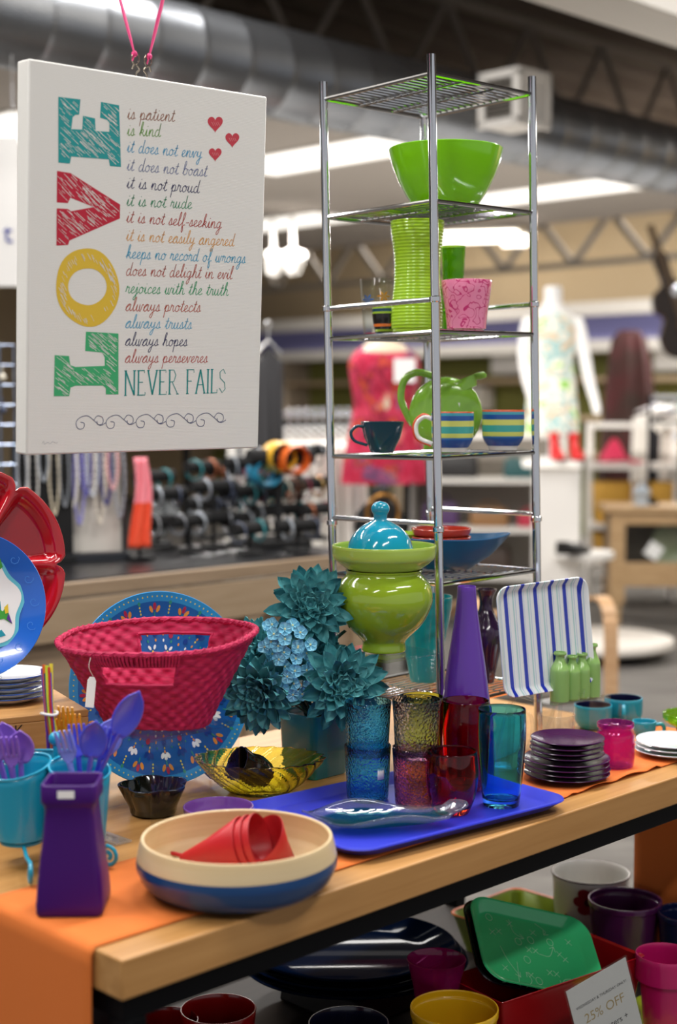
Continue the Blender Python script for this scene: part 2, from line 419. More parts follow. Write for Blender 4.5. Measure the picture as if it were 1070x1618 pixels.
# strip lamps hung at the far joist
for i, (u, v, L, lab) in enumerate(((757, 375, .7, 'glowing fluorescent strip hanging behind the green glass tumblers'), (814, 381, .22, 'short glowing fluorescent strip beside the tower right post'))):
    p = at_y(u, v, 13.2); t = thing('strip_lamp', lab, 'ceiling light', p, -Q * .3)
    MB().tube([(-L / 2, 0, 0), (L / 2, 0, 0)], .045, 10).build('tube', mat('strip_glow', '#ffffff', .5, emit=('#fff6e6', 5.0)), t)
    MB().box((0, 0, .06), (L, .1, .03)).build('housing', WHITE, t)
for i, (u, v) in enumerate(((432, 430), (463, 428))):
    p = at_y(u, v, 12.5); t = thing('track_spotlight', ['white track spotlight next to the canvas edge', 'boxy white track spotlight beside the tower left post'][i], 'spotlight', p, .3)
    MB().lathe([(1e-4, 0), (.07, 0), (.09, .16), (1e-4, .17)], 16).move(Matrix.Rotation(.5, 4, 'X')).build('head', WHITE, t)
    MB().tube([(0, 0, .1), (0, .02, .5)], .015, 6).build('stem', WHITE, t)
    MB().lathe([(1e-4, -.005), (.062, -.005), (.062, -.001), (1e-4, -.001)], 16).move(Matrix.Rotation(.5, 4, 'X')).build('lamp_face', mat('spot_glow', '#ffffff', .5, emit=('#fff6e6', 4.0)), t)
spo.location = G(11.5, 1.6, 3.6); spo.rotation_euler = (Vector(G(14.2, 2.2, 2.6)) - Vector(spo.location)).to_track_quat('-Z', 'Y').to_euler()

# far wall unit with lilac fascia, olive back panels and shelves
LILAC = mat('lilac_fascia', '#7f7fb4', .6); OLIVE = mat('olive_panel', '#7f8140', .7); BIRCH = mat('pale_wood', '#c9b090', .55)
t = thing('display_shelving', 'far shop wall unit with lilac fascia band above olive shelving', 'shelving', G(13.0, 0, 0), Q)
def lbox(a0, a1, b0, b1, z0, z1): return MB().box(((a0 + a1) / 2, (b0 + b1) / 2, (z0 + z1) / 2), (a1 - a0, b1 - b0, z1 - z0))
lbox(0, .5, 2.5, 16, 2.16, 2.42).build('fascia', LILAC, t)
mb = MB()
for z0, z1 in ((2.42, 2.56), (2.04, 2.16)): mb.box((.2, 9.25, (z0 + z1) / 2), (.6, 13.6, z1 - z0))
mb.build('fascia_border', WHITE, t)
lbox(.45, .5, 2.5, 16, 0, 2.04).build('back_panel', OLIVE, t)
for z in (1.72, 1.3, .9): lbox(.05, .45, 2.5, 16, z, z + .05).build('shelf', BIRCH, t)
for b in (2.5, 5.5, 7.6, 9.8, 12, 14): lbox(.0, .48, b, b + .08, 0, 2.1).build('upright', mat('unit_upright', '#a99a88', .6), t)
k = 0
for (b, z, w, h, c, cn) in ((10.4, 1.77, .5, .3, '#e6e2dc', 'white'), (11.2, 1.35, .8, .28, '#dedad2', 'cream'), (8.3, 1.77, .35, .24, '#e6e2dc', 'bright white'), (6.2, 1.77, .34, .3, '#ece8e0', 'pale'), (3.6, 1.3, .45, .28, '#d8d4cc', 'grey white'), (12.6, 1.77, .6, .22, '#cfc6b4', 'tan')):
    o = MB().box((0, 0, h / 2 + .005), (.25, w, h)).build('storage_box', mat('carton_' + cn, c, .7), loc=G(13.25, b, z + .05), rot=(0, 0, Q), bevel=.006)
    tag(o, cn + ' carton standing on the olive shelving of the far wall unit', 'box', 'cartons on the far wall unit')

# dark curved coat display and wall instrument at the right
t = thing('draped_coat', 'dark brown patterned coat hanging on a stand before the beige wall', 'coat', at_y(992, 690, 12.0), .3)
rings = []
for h, w, d in ((-.9, .34, .14), (-.3, .3, .13), (.2, .24, .12), (.6, .19, .11), (.8, .15, .09), (.87, .08, .06)):
    rings.append([(w * math.cos(q * PI / 8) + .06 * (.8 - h) * .5, d * math.sin(q * PI / 8) * (1 + .2 * math.sin(q * 3)), h) for q in range(16)])
MB().loft(rings).build('coat', mat('brown_coat', '#2c1a10', .85, vary=('#451416', 4.5)), t)
pz = t.location.z
MB().tube([(0.05, 0, .85), (0.05, 0, -pz + .02)], .02, 8).lathe([(1e-4, 0), (.2, 0), (.2, .02), (.02, .03)], 20, (0.05, 0, -pz)).build('stand', BLACKM, t)
t = thing('wall_guitar', 'dark guitar shaped wall ornament high on the beige wall', 'wall decoration', at_y(1062, 465, 11.2), 0)
gp = [(-.05, .3), (.0, .33), (.05, .3), (.05, .1), (.16, .05), (.17, -.08), (.12, -.16), (.2, -.3), (.16, -.45), (0, -.5), (-.16, -.45), (-.2, -.3), (-.12, -.16), (-.17, -.08), (-.14, .04), (-.05, .1)]
gp = [(p.x, p.y) for p in smooth_line([(x, y, 0) for x, y in gp], 4, True)]
mb = MB().prism(gp, -.04, .04); mb.move(Matrix.Rotation(-.35, 4, 'Y') @ Matrix.Rotation(PI / 2, 4, 'X')); mb.build('body', mat('dark_lacquer', '#231810', .2), t, angle=30)
mb = MB(); mb.box((0, -.05, .15), (.05, .02, .8)); mb.ball((0, -.05, -.25), .05); mb.move(Matrix.Rotation(-.35, 4, 'Y')); mb.build('neck', mat('neck_wood', '#4b3a26', .4), t)
mb = MB().ball((.02, -.07, .02), .045); mb.build('knob', mat('pale_knob', '#b9bcc4', .2, .6), t)
# ------------------------------------------------------------------ far and middle distance shop
def garment(name, label, cat, p, h, w, m, rz, group=None, hanger=True, parent=None, folds=4):
    """a garment on its hanger; p is the top of the hook"""
    t = thing(name, label, cat, p, rz, group)
    ph = random.random() * 6
    def fn(u, v):
        a = 2 * PI * u; z = -.1 - v * h
        ww = w / 2 * (min(1, .45 + v * 6) if v < .1 else (.95 + .12 * v)); d = .028 + .02 * v
        x = ww * math.cos(a); y = d * math.sin(a) * (1 + .0 * v) + .016 * v * math.sin(folds * 2 * PI * x / w + ph)
        return (x, y, z + (.05 * abs(math.cos(a)) * -1 if v < .1 else 0))
    g = MB().grid(fn, 28, 10, True); g.build('fabric', m, t)
    if hanger:
        hk = MB().tube(smooth_line([(0, 0, -.02), (.015, 0, 0.0), (0, 0, .012), (-.012, 0, 0), ], 4), .0025, 5)
        hk.tube([(0, 0, -.02), (0, 0, -.07)], .003, 5); hk.tube([(-w * .42, 0, -.13), (0, 0, -.07), (w * .42, 0, -.13)], .006, 6)
        hk.build('hanger', mat('hanger_wire', '#d9d9d9', .3, .8), t)
    return t
# white garments on a rail behind the counter, left of the tower
RAILM = mat('rail_chrome', '#b9bcc2', .25, 1.0)
pL = at_y(380, 655, 6.9); pR = at_y(556, 655, 7.4)
t = thing('clothes_rail', 'chrome clothes rail of white garments behind the jewelry counter', 'clothes rail', (pL.x, pL.y, 0), 0)
d = Vector((pR.x - pL.x, pR.y - pL.y, 0)); hz = pL.z
MB().tube([(0, 0, hz), d + Vector((0, 0, hz))], .016, 10).build('rail', RAILM, t)
for e in (Vector((0, 0, 0)), d):
    MB().tube([e + Vector((0, 0, .02)), e + Vector((0, 0, hz))], .018, 10).build('upright', RAILM, t)
    MB().tube([e + Vector((.25, -.25, .03)), e + Vector((-.25, .25, .03))], .02, 8).build('foot', RAILM, t)
cols = ['#e4e0d9', '#d7d2ca', '#ece9e4', '#cfc9c2', '#e8e3dc', '#d9d6d2']
for k in range(13):
    q = (k + .5) / 13
    garment('hanging_garment', 'white garment on a chrome rail, hung close among its like behind the counter', 'garment', (pL.x + d.x * q, pL.y + d.y * q, hz + .018), .72 + .1 * random.random(), .4, mat('white_cloth_%d' % (k % 6), cols[k % 6], .9), math.atan2(d.y, d.x) + PI / 2 - .25, 'white garments on the rail')
# wavy row of dark clips, a black shelf with things above the rail
p = at_y(424, 548, 6.3); p.z += .1
garment('hanging_coat', 'charcoal coat hanging just past the right edge of the canvas', 'coat', p, .62, .14, mat('charcoal_wool', '#3a393b', .95), .4)
t = thing('black_ledge', 'black ledge with small dark goods just behind the white garments', 'shelf', at_y(470, 668, 7.9), .1)
MB().box((0, 0, 0), (1.5, .25, .04)).build('board', BLACKM, t)
for lx in (-.6, .6): MB().tube([(lx, 0, -t.location.z), (lx, 0, 0)], .02, 8).build('leg', BLACKM, t)

# red floral dress on a hanging bust
pm = at_y(608, 556, 6.9)
t = thing('dress_form', 'bust form wearing a red floral dress behind the wire tower', 'dress form', (pm.x, pm.y, 0), .1)
z0 = pm.z
def dress_fn(u, v):
    a = 2 * PI * u
    W = [.15, .165, .15, .14, .155, .175, .19, .2]
    q = v * 7; i = min(int(q), 6); w = W[i] + (W[i + 1] - W[i]) * (q - i)
    if v < .06: w *= .72 + v * 4.6
    return (w * math.cos(a) * 1.05, w * .62 * math.sin(a) + .008 * v * math.sin(7 * a), z0 + .02 - v * .64)
MAR, nt, b = new_mat('red_floral_cloth')
vo = N(nt, 'ShaderNodeTexVoronoi'); vo.inputs['Scale'].default_value = 16; nt.links.new(coords(nt), vo.inputs['Vector'])
nz = N(nt, 'ShaderNodeTexNoise'); nz.inputs['Scale'].default_value = 11; nt.links.new(coords(nt), nz.inputs['Vector'])
mx = N(nt, 'ShaderNodeMix', data_type='RGBA'); mx.inputs['Factor'].default_value = .5
c1 = ramp(nt, [(0, '#8a0a2a'), (.36, '#b01038'), (.46, '#c8405c'), (.54, '#5a0a26'), (.6, '#c8581a'), (.68, '#3a4a7a')], nz.outputs['Fac'], 'CONSTANT')
sep = N(nt, 'ShaderNodeSeparateColor'); nt.links.new(vo.outputs['Color'], sep.inputs[0])
c2 = ramp(nt, [(0, '#a81034'), (.5, '#b81c44'), (.75, '#8a1034'), (.88, '#d8806a'), (.94, '#2a5580')], sep.outputs[0], 'CONSTANT')
nt.links.new(c1, mx.inputs[6]); nt.links.new(c2, mx.inputs[7]); nt.links.new(mx.outputs[2], b.inputs['Base Color']); b.inputs['Roughness'].default_value = .85
MB().grid(dress_fn, 36, 24, True).build('dress', MAR, t)
rings = [[(r * math.cos(q * PI / 10), r * .65 * math.sin(q * PI / 10), z0 + h) for q in range(20)] for r, h in ((.13, -.3), (.14, -.1), (.135, .0), (.09, .035), (.05, .05), (.048, .1), (.03, .13))]
MB().loft(rings).build('bust', mat('bust_linen', '#cdbba2', .8), t)
MB().tube([(0, 0, z0 - .3), (0, 0, .03)], .018, 8).lathe([(1e-4, 0), (.2, 0), (.2, .02), (.02, .04)], 24).build('stand', mat('stand_steel', '#8d9096', .3, 1), t)
o = MB().box((0, 0, 0), (.1, .004, .11)).build('price_card', WHITEP, t, loc=(.075, -.135, z0 - .09))

# white mannequin on a stepped white pedestal
pm = at_y(872, 690, 8.6)
zf = pm.z
t = thing('mannequin', 'white headless mannequin wearing a pale dress with green brush strokes', 'mannequin', (pm.x, pm.y, 0), -.1)
k = 8.6 / F
def H(v): return zf + (690 - v) * k
mb = MB()
prof = [(690, 33, 22), (640, 34, 23), (600, 31, 21), (570, 27, 19), (545, 30, 21), (520, 35, 23), (505, 36, 22), (497, 30, 18), (490, 18, 15), (478, 14, 14), (455, 14, 14), (454, 6, 6)]
mb.loft([[(w * k * math.cos(q * PI / 12), d_ * k * math.sin(q * PI / 12), H(v)) for q in range(24)] for v, w, d_ in prof])
for sgn, pts in ((-1, [(-34, 505), (-42, 530), (-44, 570), (-38, 605), (-30, 632), (-27, 650)]), (1, [(34, 505), (43, 530), (51, 570), (58, 605), (66, 635), (70, 655)])):
    L = [(x * k, (-.0 if i < 3 else -.02 * (i - 2)), H(v)) for i, (x, v) in enumerate(pts)]
    mb.tube(smooth_line(L, 4), [(.047 - .0011 * i) if i < 17 else (.022 if i > 19 else .028) for i in range(21)], 12)
body = mb.build('body', mat('mannequin_white', '#eeecea', .35), t)
md = body.modifiers.new('skin_over', 'REMESH'); md.mode = 'VOXEL'; md.voxel_size = .012; md.use_smooth_shade = True
md = body.modifiers.new('soft', 'SMOOTH'); md.iterations = 6
DR, nt, b = new_mat('brushed_print_cloth')
nz = N(nt, 'ShaderNodeTexNoise'); nz.inputs['Scale'].default_value = 5.5; nz.inputs['Distortion'].default_value = 1.2; nt.links.new(coords(nt, (1, 1, 1.6), (0, .7, 0)), nz.inputs['Vector'])
nt.links.new(ramp(nt, [(0, '#5fa82a'), (.36, '#8cc850'), (.41, '#e4e0d2'), (.5, '#e4e0d2'), (.53, '#8fb8b8'), (.58, '#a9c4c0'), (.6, '#e4e0d2'), (.64, '#d8963c'), (.7, '#e2dac6')], nz.outputs['Fac']), b.inputs['Base Color']); b.inputs['Roughness'].default_value = .8
prof = [(686, 41, 27), (640, 38, 26), (600, 34, 23), (570, 30, 21), (545, 32.5, 23.5), (520, 36, 25), (506, 33, 24), (497, 24, 19)]
def dfn(u, v):
    q = v * 7; i = min(int(q), 6); f = q - i; A, B = prof[i], prof[i + 1]
    vv = A[0] + (B[0] - A[0]) * f; w = (A[1] + (B[1] - A[1]) * f) * k + .006; dd = (A[2] + (B[2] - A[2]) * f) * k + .006
    a = 2 * PI * u; wv = 1 + .03 * (1 - v) * math.sin(9 * a)
    return (w * math.cos(a) * wv, dd * math.sin(a) * wv, H(vv))
MB().grid(dfn, 48, 28, True).build('dress', DR, t)
MB().tube([(0, 0, zf + .1), (0, 0, H(726))], .02, 8).lathe([(1e-4, 0), (.13, 0), (.13, .012), (.02, .02)], 20, (0, 0, H(726))).build('stand', mat('stand_white', '#d9d9d9', .3), t)
# pedestal
zt = H(726)
t = thing('pedestal', 'tall stepped white pedestal below the white mannequin', 'pedestal', (pm.x, pm.y, 0), -.1)
MB().box((0.03, .02, zt / 2 - .02), (.27, .3, zt - .04)).build('column', WHITE, t, bevel=.006)
MB().box((0, 0, zt - .021), (.34, .34, .04)).build('top', WHITE, t, bevel=.006)
MB().lathe([(1e-4, -.02), (.17, -.02), (.175, 0), (.17, .02), (1e-4, .02)], 32, (.19, -.12, zt - .55)).build('shelf', WHITE, t)
MB().lathe([(1e-4, 0), (.42, 0), (.44, .02), (.43, .05), (1e-4, .055)], 48, (.28, -.1, .06)).build('base', mat('pedestal_base', '#d3ccc3', .5), t)
MB().lathe([(1e-4, 0), (.3, 0), (.3, .06), (1e-4, .06)], 32, (.28, -.1, 0)).build('plinth', BLACKM, t)
REDS = mat('red_leather', '#c01818', .35)
for i, u in enumerate((876, 907)):
    p = at_y(u, 722, 8.5); p.z = zt
    t = thing('ankle_boot', ['red ankle boot on the white pedestal, behind the tower right post', 'red ankle boot on the white pedestal, further from the tower post'][i], 'shoe', p, -PI / 2 + .25, 'red boots on the pedestal')
    rings = []
    for z, x0, x1, w in ((0.004, -.02, .12, .03), (.02, -.025, .125, .035), (.045, -.03, .1, .034), (.07, -.03, .05, .028), (.12, -.03, .025, .026), (.16, -.035, .03, .03)):
        c = (x0 + x1) / 2; hx = (x1 - x0) / 2; rings.append([(c + hx * math.cos(q * PI / 8), w * math.sin(q * PI / 8), z) for q in range(16)])
    MB().loft(rings).build('upper', REDS, t); MB().box((.04, 0, .003), (.16, .06, .006)).build('sole', BLACKM, t)
p = at_y(905, 850, 8.3)
t = thing('black_shoe', 'black shoe resting on the round ledge of the white pedestal', 'shoe', p, .4)
t.location.z = zt - .53
rings = []
for z, x0, x1, w in ((0.002, -.11, .12, .036), (.02, -.115, .125, .04), (.04, -.11, .1, .038), (.06, -.11, .02, .03), (.075, -.105, -.03, .025)):
    c = (x0 + x1) / 2; hx = (x1 - x0) / 2; rings.append([(c + hx * math.cos(q * PI / 8), w * math.sin(q * PI / 8), z) for q in range(16)])
MB().loft(rings).build('upper', mat('black_leather', '#15120f', .35), t); MB().ball((.03, 0, .05), .018).build('bow', BLACKM, t)

# white shelving with handbags, seen through the tower
p = at_y(770, 690, 9.6)
t = thing('white_shelving', 'white open shelving with handbags seen through the wire tower', 'shelving', (p.x, p.y, 0), -.15)
for z in (.35, .66, .98, 1.27): MB().box((0, 0, z), (1.0, .42, .03)).build('shelf', WHITE, t)
for x in (-.5, .5): MB().box((x, 0, .66), (.03, .42, 1.3)).build('side_panel', WHITE, t)
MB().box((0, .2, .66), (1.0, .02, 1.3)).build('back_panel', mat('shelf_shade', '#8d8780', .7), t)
sh = t
def bag(label, u, v, Y, w, h, c, rz=0, cat='handbag', zz=None):
    p = at_y(u, v, Y)
    if zz is not None: p.z = zz
    t = thing('handbag', label, cat, p, rz)
    mb = MB(); rect_shell(mb, [(w * .9, w * .4, 0), (w, w * .42, h * .2), (w * .94, w * .3, h * .7), (w * .86, w * .2, h * .9)], [(w * .7, w * .1, h * .92)], w * .1)
    mb.build('body', mat('bag_' + c, c, .5), t)
    MB().tube(smooth_line([(-w * .25, 0, h * .8), (-w * .22, 0, h * 1.15), (0, 0, h * 1.3), (w * .22, 0, h * 1.15), (w * .25, 0, h * .8)], 4), .008, 6).build('handle', mat('bag_' + c, c, .5), t)
for (lab, dx, z, w, h, c) in (('black handbag on the upper white shelf behind the striped mugs', -.2, .995, .3, .18, '#191718'), ('purple handbag on the second white shelf behind the tower post', -.3, .675, .24, .17, '#4a2c5c'), ('small crimson handbag on the second white shelf behind the tower', .28, .675, .15, .1, '#b01f3c'), ('dark brown handbag on the lower white shelf behind the blue bowl', .0, .365, .34, .2, '#3a2a20'), ('teal handbag on the upper white shelf, toward the tower right post', .22, .995, .22, .14, '#1d4f52'), ('tan handbag on the second white shelf in the middle', .02, .675, .26, .13, '#8a6238')):
    q = sh.matrix_basis @ Vector((dx, -.05, z + .002))
    t = thing('handbag', lab, 'handbag', q, -.15)
    mb = MB(); rect_shell(mb, [(w * .9, w * .4, 0), (w, w * .42, h * .2), (w * .94, w * .3, h * .7), (w * .86, w * .2, h * .9)], [(w * .7, w * .1, h * .92)], w * .1)
    mb.build('body', mat('bag_' + c, c, .5), t)
    MB().tube(smooth_line([(-w * .25, 0, h * .8), (-w * .2, 0, h * 1.1), (0, 0, h * 1.2), (w * .2, 0, h * 1.1), (w * .25, 0, h * .8)], 4), .007, 6).build('handle', mat('bag_' + c, c, .5), t)

# shelves to the right: white gondola with pink cloth and straw baskets
p = at_y(1000, 715, 10.8)
t = thing('white_gondola', 'white shelf unit right of the mannequin holding pink cloth and straw baskets', 'shelving', (p.x, p.y, 0), -.1)
for z in (.30, .58, 1.02, 1.32): MB().box((0, 0, z), (.62, .45, .035)).build('shelf', WHITE, t)
for x in (-.31, .31): MB().box((x, .1, .68), (.03, .3, 1.32)).build('upright', WHITE, t)
gon = t
o = MB().grid(lambda u, v: ((u - .5) * .3, (v - .5) * .3, .003 + .16 * math.exp(-((u - .35) ** 2 * 14 + (v - .5) ** 2 * 9)) + .012 * math.sin(u * 14 + v * 5) * (1 - abs(2 * u - 1))), 26, 18).build('folded_cloth', mat('pink_cloth', '#c2274e', .8), loc=gon.matrix_basis @ Vector((-.1, -.05, 1.05)), solid=.01)
tag(o, 'crumpled crimson pink scarf lying on the white shelf by the mannequin', 'scarf')
STRAW = wood('straw', '#c79a3a', '#a97a2a', .8, (60, 60, 10))
for i, (dx, z, r, h, lab) in enumerate(((-.15, .6, .15, .3, 'yellow straw basket under the pink scarf shelf'), (.16, .6, .14, .3, 'yellow straw basket nearest the black stand pole'), (-.15, .32, .14, .2, 'low straw basket beneath the yellow ones'), (.17, .32, .13, .2, 'brown straw basket on the bottom shelf behind the wooden cabinet'))):
    t = thing('straw_basket', lab, 'basket', gon.matrix_basis @ Vector((dx, -.03, z)), 0)
    MB().lathe(shell([(r * .8, 0), (r * .95, h * .4), (r, h)], .012), 28, wob=lambda a, z, r: 1 + .01 * math.sin(20 * a + z * 300)).build('body', STRAW, t)
# white clothes on a right hand rail
pL = at_y(1030, 628, 11.6); pR = at_y(1140, 632, 10.9); d = pR - pL; d.z = 0
t = thing('clothes_rail', 'chrome rail of pale and black clothes at the right edge, behind the pole', 'clothes rail', (pL.x, pL.y, 0), 0)
MB().tube([(0, 0, pL.z), d + Vector((0, 0, pL.z))], .014, 8).build('rail', RAILM, t)
for e in (Vector((0, 0, 0)), d): MB().tube([e + Vector((0, 0, 0)), e + Vector((0, 0, pL.z))], .016, 8).build('upright', RAILM, t)
for k in range(7):
    q = (k + .5) / 7; dark = k in (2, 5)
    garment('hanging_garment', 'black garment on the far rail at the right' if dark else 'pale grey garment on the far rail at the right', 'garment', (pL.x + d.x * q, pL.y + d.y * q, pL.z + .015), .75, .38, mat('dark_cloth', '#16161c', .9) if dark else mat('white_cloth_%d' % (k % 6), cols[k % 6], .9), math.atan2(d.y, d.x) + PI / 2 - .5, 'black clothes on the right rail' if dark else 'pale clothes on the right rail')

# small wooden cabinet with a glass door
OAK = wood('oak', '#c7a67c', '#b08d62', .5, (3, 3, 30))
p = at_y(1040, 800, 8.4); p0 = at_y(962, 800, 9.7)
t = thing('wooden_cabinet', 'light wooden cabinet with a glazed front at the right edge', 'cabinet', (p0.x, p0.y, 0), -.08)
zc = p0.z
MB().box((.4, .2, zc - .02), (.86, .5, .04)).build('top', OAK, t, bevel=.004)
mb = MB()
for x in (.06, .78): mb.box((x, 0, zc / 2 + .06), (.1, .05, zc - .16))
mb.box((.42, 0, zc - .08), (.64, .045, .08)); mb.box((.42, 0, .34), (.64, .045, .16)); mb.build('front_frame', OAK, t, bevel=.003)
mb = MB()
mb.box((.42, .42, zc / 2 + .1), (.8, .02, zc - .28)); mb.box((.42, .2, .28), (.8, .42, .02)); mb.box((.025, .2, zc / 2 + .1), (.02, .42, zc - .24)); mb.box((.82, .2, zc / 2 + .1), (.02, .42, zc - .24))
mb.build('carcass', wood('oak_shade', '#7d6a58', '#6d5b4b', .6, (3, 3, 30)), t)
MB().box((.42, -.005, (zc + .3) / 2 + .02), (.64, .006, zc - .5)).build('glass_pane', glass('pane', '#e6ece9'), t)
for x, y in ((.05, .02), (.79, .02), (.05, .4), (.79, .4)): MB().box((x, y, .14), (.07, .07, .28), taper=1.2).build('leg', OAK, t)
cab = t
o = MB().lathe(sm([(1e-4, 0), (.1, .0), (.15, .02), (.2, .035), (.2, .04), (.14, .028), (1e-4, .012)]), 36).build('green_plate', mat('sage_glaze', '#93a07a', .3, vary=('#b5b49a', 14)), loc=cab.matrix_basis @ Vector((.5, .2, .49)), rot=(1.25, 0, .1))
tag(o, 'sage green patterned plate standing inside the glazed wooden cabinet', 'plate')
o = MB().box((0, 0, 0), (.1, .002, .1)).build('price_tag', WHITEP, loc=cab.matrix_basis @ Vector((.30, -.012, .5)), rot=(0, .6, -.08)); tag(o, 'white price tag stuck on the glass of the wooden cabinet', 'price tag')
o = MB().lathe(sm([(1e-4, 0), (.05, 0), (.04, .05), (.06, .09), (.02, .14), (.022, .16)]), 20).build('small_vase', mat('grey_china', '#a9b3bd', .3), loc=cab.matrix_basis @ Vector((.23, .1, zc + .001))); tag(o, 'small pale vase on top of the wooden cabinet', 'vase')

# chrome pole display stand
p = cab.matrix_basis @ Vector((.29, .22, zc + .001))
t = thing('pole_stand', 'thin black display pole with pendants standing on the wooden cabinet', 'display stand', p, 0)
MB().tube([(0, 0, .02), (0, 0, .74)], .012, 8).build('pole', BLACKM, t); MB().lathe([(1e-4, 0), (.07, 0), (.065, .02), (.012, .06)], 24).build('base', BLACKM, t)
for k, z in enumerate((.70, .56)): MB().tube([(-.02, 0, z), (.3, -.06, z)], .008, 6).build('arm', BLACKM, t)
for k in range(5):
    o = MB().tube([(0, 0, 0), (.01, 0, -.16 - .03 * k)], .003, 5).ball((.01, 0, -.18 - .03 * k), .022, sz=1.4).build('pendant', mat('pendant_%d' % k, ['#d9d2c8', '#6a5a4a', '#bfc2c8', '#2a2a30', '#c8b8a0'][k], .4), t, loc=(.05 + .055 * k, -.01 * k, 0.70))
# bentwood chair behind the table
PLY = wood('bent_ply', '#cfa982', '#b98f66', .45, (3, 20, 20))
p = at_y(966, 960, 6.2)
t = thing('bentwood_stool', 'low bentwood stool with curved plywood frames just behind the table', 'stool', (p.x, p.y, 0), .15)
for x in (0.0, -.56):
    pr = smooth_line([(0, -.02, .006), (0, -.01, .3), (0, .0, .5), (0, .03, .585), (0, .1, .625), (0, .2, .62), (0, .45, .57), (0, .62, .5)], 5)
    mb = MB(); rings = [[(x + sx * .03, q.y + sy * .008, q.z) if q.z < .55 else (x + sx * .03, q.y, q.z + sy * .008) for sx, sy in ((-1, -1), (1, -1), (1, 1), (-1, 1))] for q in pr]
    mb.loft(rings).build('side_frame', PLY, t, bevel=.003)
MB().box((-.28, .3, .22), (.5, .46, .05), (.12, 0, 0)).build('seat', mat('chair_canvas', '#5a534b', .9), t, bevel=.015)
mb = MB().tube([(-.56, .2, .2), (0, .2, .2)], .015, 8).tube([(-.56, .58, .5), (0, .58, .5)], .015, 8); mb.build('crossbar', PLY, t)

# jewelry counter with bracelet stands
ZC = .95
pa = on_z(98, 922, ZC); pb = on_z(420, 890, ZC); (a0, b0), (a1, b1) = ab(pa), ab(pb)
bF = (b0 + b1) / 2; aL = a0 - 1.3; aR = ab(on_z(575, 872, ZC))[0]
t = thing('jewelry_counter', 'long light wooden counter with black top behind the display table', 'counter', G(aL, bF, 0), Q)
Lc = aR - aL; Dc = .62
CW = wood('counter_wood', '#96816a', '#86715a', .5, (2, 2, 25))
MB().box((Lc / 2, Dc / 2, ZC - .022), (Lc, Dc, .044)).build('worktop', CW, t, bevel=.004)
MB().box((Lc / 2, Dc / 2 + .01, ZC + .002), (Lc - .04, Dc - .024, .006)).build('black_inlay', mat('black_acrylic', '#101013', .3), t)
MB().box((Lc / 2, Dc / 2, (ZC - .044) / 2 - .05), (Lc - .06, Dc - .06, ZC - .144)).build('carcass', CW, t)
mb = MB()
for k in range(6): mb.box((.03 + (Lc - .06) * k / 5, .02, .43), (.07, .03, .86))
mb.box((Lc / 2, .018, .84), (Lc - .04, .036, .12)); mb.box((Lc / 2, .018, .06), (Lc - .04, .036, .12)); mb.build('front_frame', wood('counter_frame', '#9e8970', '#8e795f', .5, (2, 2, 25)), t, bevel=.003)
ZT = ZC + .006
VEL = mat('black_velvet', '#0a0a0c', .9)
BCOL = [('silver', '#b9bcc2'), ('gold', '#a9853f'), ('turquoise', '#2f7f86'), ('pewter', '#6f7278'), ('ivory', '#d2ccbb'), ('copper', '#9a5a3a'), ('steel', '#9aa0a8'), ('bronze', '#5e4028'), ('crimson', '#8a2440'), ('slate', '#4a5268')]
spots = [(262, 868, 2), (300, 872, 1), (338, 866, 2), (378, 862, 2), (418, 856, 2), (455, 852, 1), (490, 846, 2), (395, 876, 1), (470, 872, 1), (245, 858, 2), (320, 852, 2), (360, 848, 2), (435, 842, 2), (500, 852, 1)]
nb = 0
for i, (u, v, tiers) in enumerate(spots):
    p = on_z(u, v, ZT); sz = [1.0, .85, 1.12, 1.0, 1.15, .9, 1.05, .7, .72, 1.25, 1.4, 1.3, 1.45, .9][i]
    nm = ['first', 'second', 'third', 'fourth', 'fifth', 'sixth', 'seventh', 'short front', 'short far front', 'back row first', 'back row second', 'back row third', 'back row fourth', 'farthest'][i]
    t = thing('bracelet_stand', 'black T-bar bracelet stand on the counter, ' + nm + (' from the clear necklace board' if i < 7 else ' of the stands there'), 'jewelry stand', p, .75 + .2 * math.sin(i * 2.1), 'bracelet stands on the counter')
    hs = [.10 * sz, .2 * sz][:tiers] if tiers == 2 else [.13 * sz]
    MB().lathe([(1e-4, 0), (.05, 0), (.045, .012), (1e-4, .018)], 20).build('base', VEL, t)
    MB().tube([(0, 0, .015), (0, 0, hs[-1])], .008, 8).build('stem', glass('acrylic_rod', '#dfe5e8') if i % 3 == 0 else VEL, t)
    for hz in hs: MB().tube([(-.085, 0, hz), (.085, 0, hz)], .023, 14).build('bar', VEL, t)
    for hz in hs:
        for q in range(2):
            cn, cc = BCOL[(nb * 3 + i) % 10]; off = -.05 + .1 * q + .012 * math.sin(nb)
            M_ = Matrix.Translation(p) @ Matrix.Rotation(t.rotation_euler.z, 4, 'Z') @ Matrix.Translation((off, 0, hz - .012)) @ Matrix.Rotation(.25 * math.sin(nb * 1.7), 4, 'Z')
            o = MB().tube([(0, .036 * math.cos(q2 * PI / 12), .036 * math.sin(q2 * PI / 12)) for q2 in range(24)], .0028 + .0012 * (nb % 3), 8, True).build('bracelet', mat('bracelet_' + cn, cc, .3, .5 if cn in ('silver', 'gold', 'bronze', 'pewter', 'steel', 'copper') else 0))
            o.matrix_world = M_
            tag(o, cn + ' bracelet, %s end of the %s bar, %s counter stand' % (('near', 'far')[q], 'single' if tiers == 1 else ('lower' if hz == hs[0] else 'upper'), nm), 'bracelet', 'bracelets on the counter stands'); nb += 1
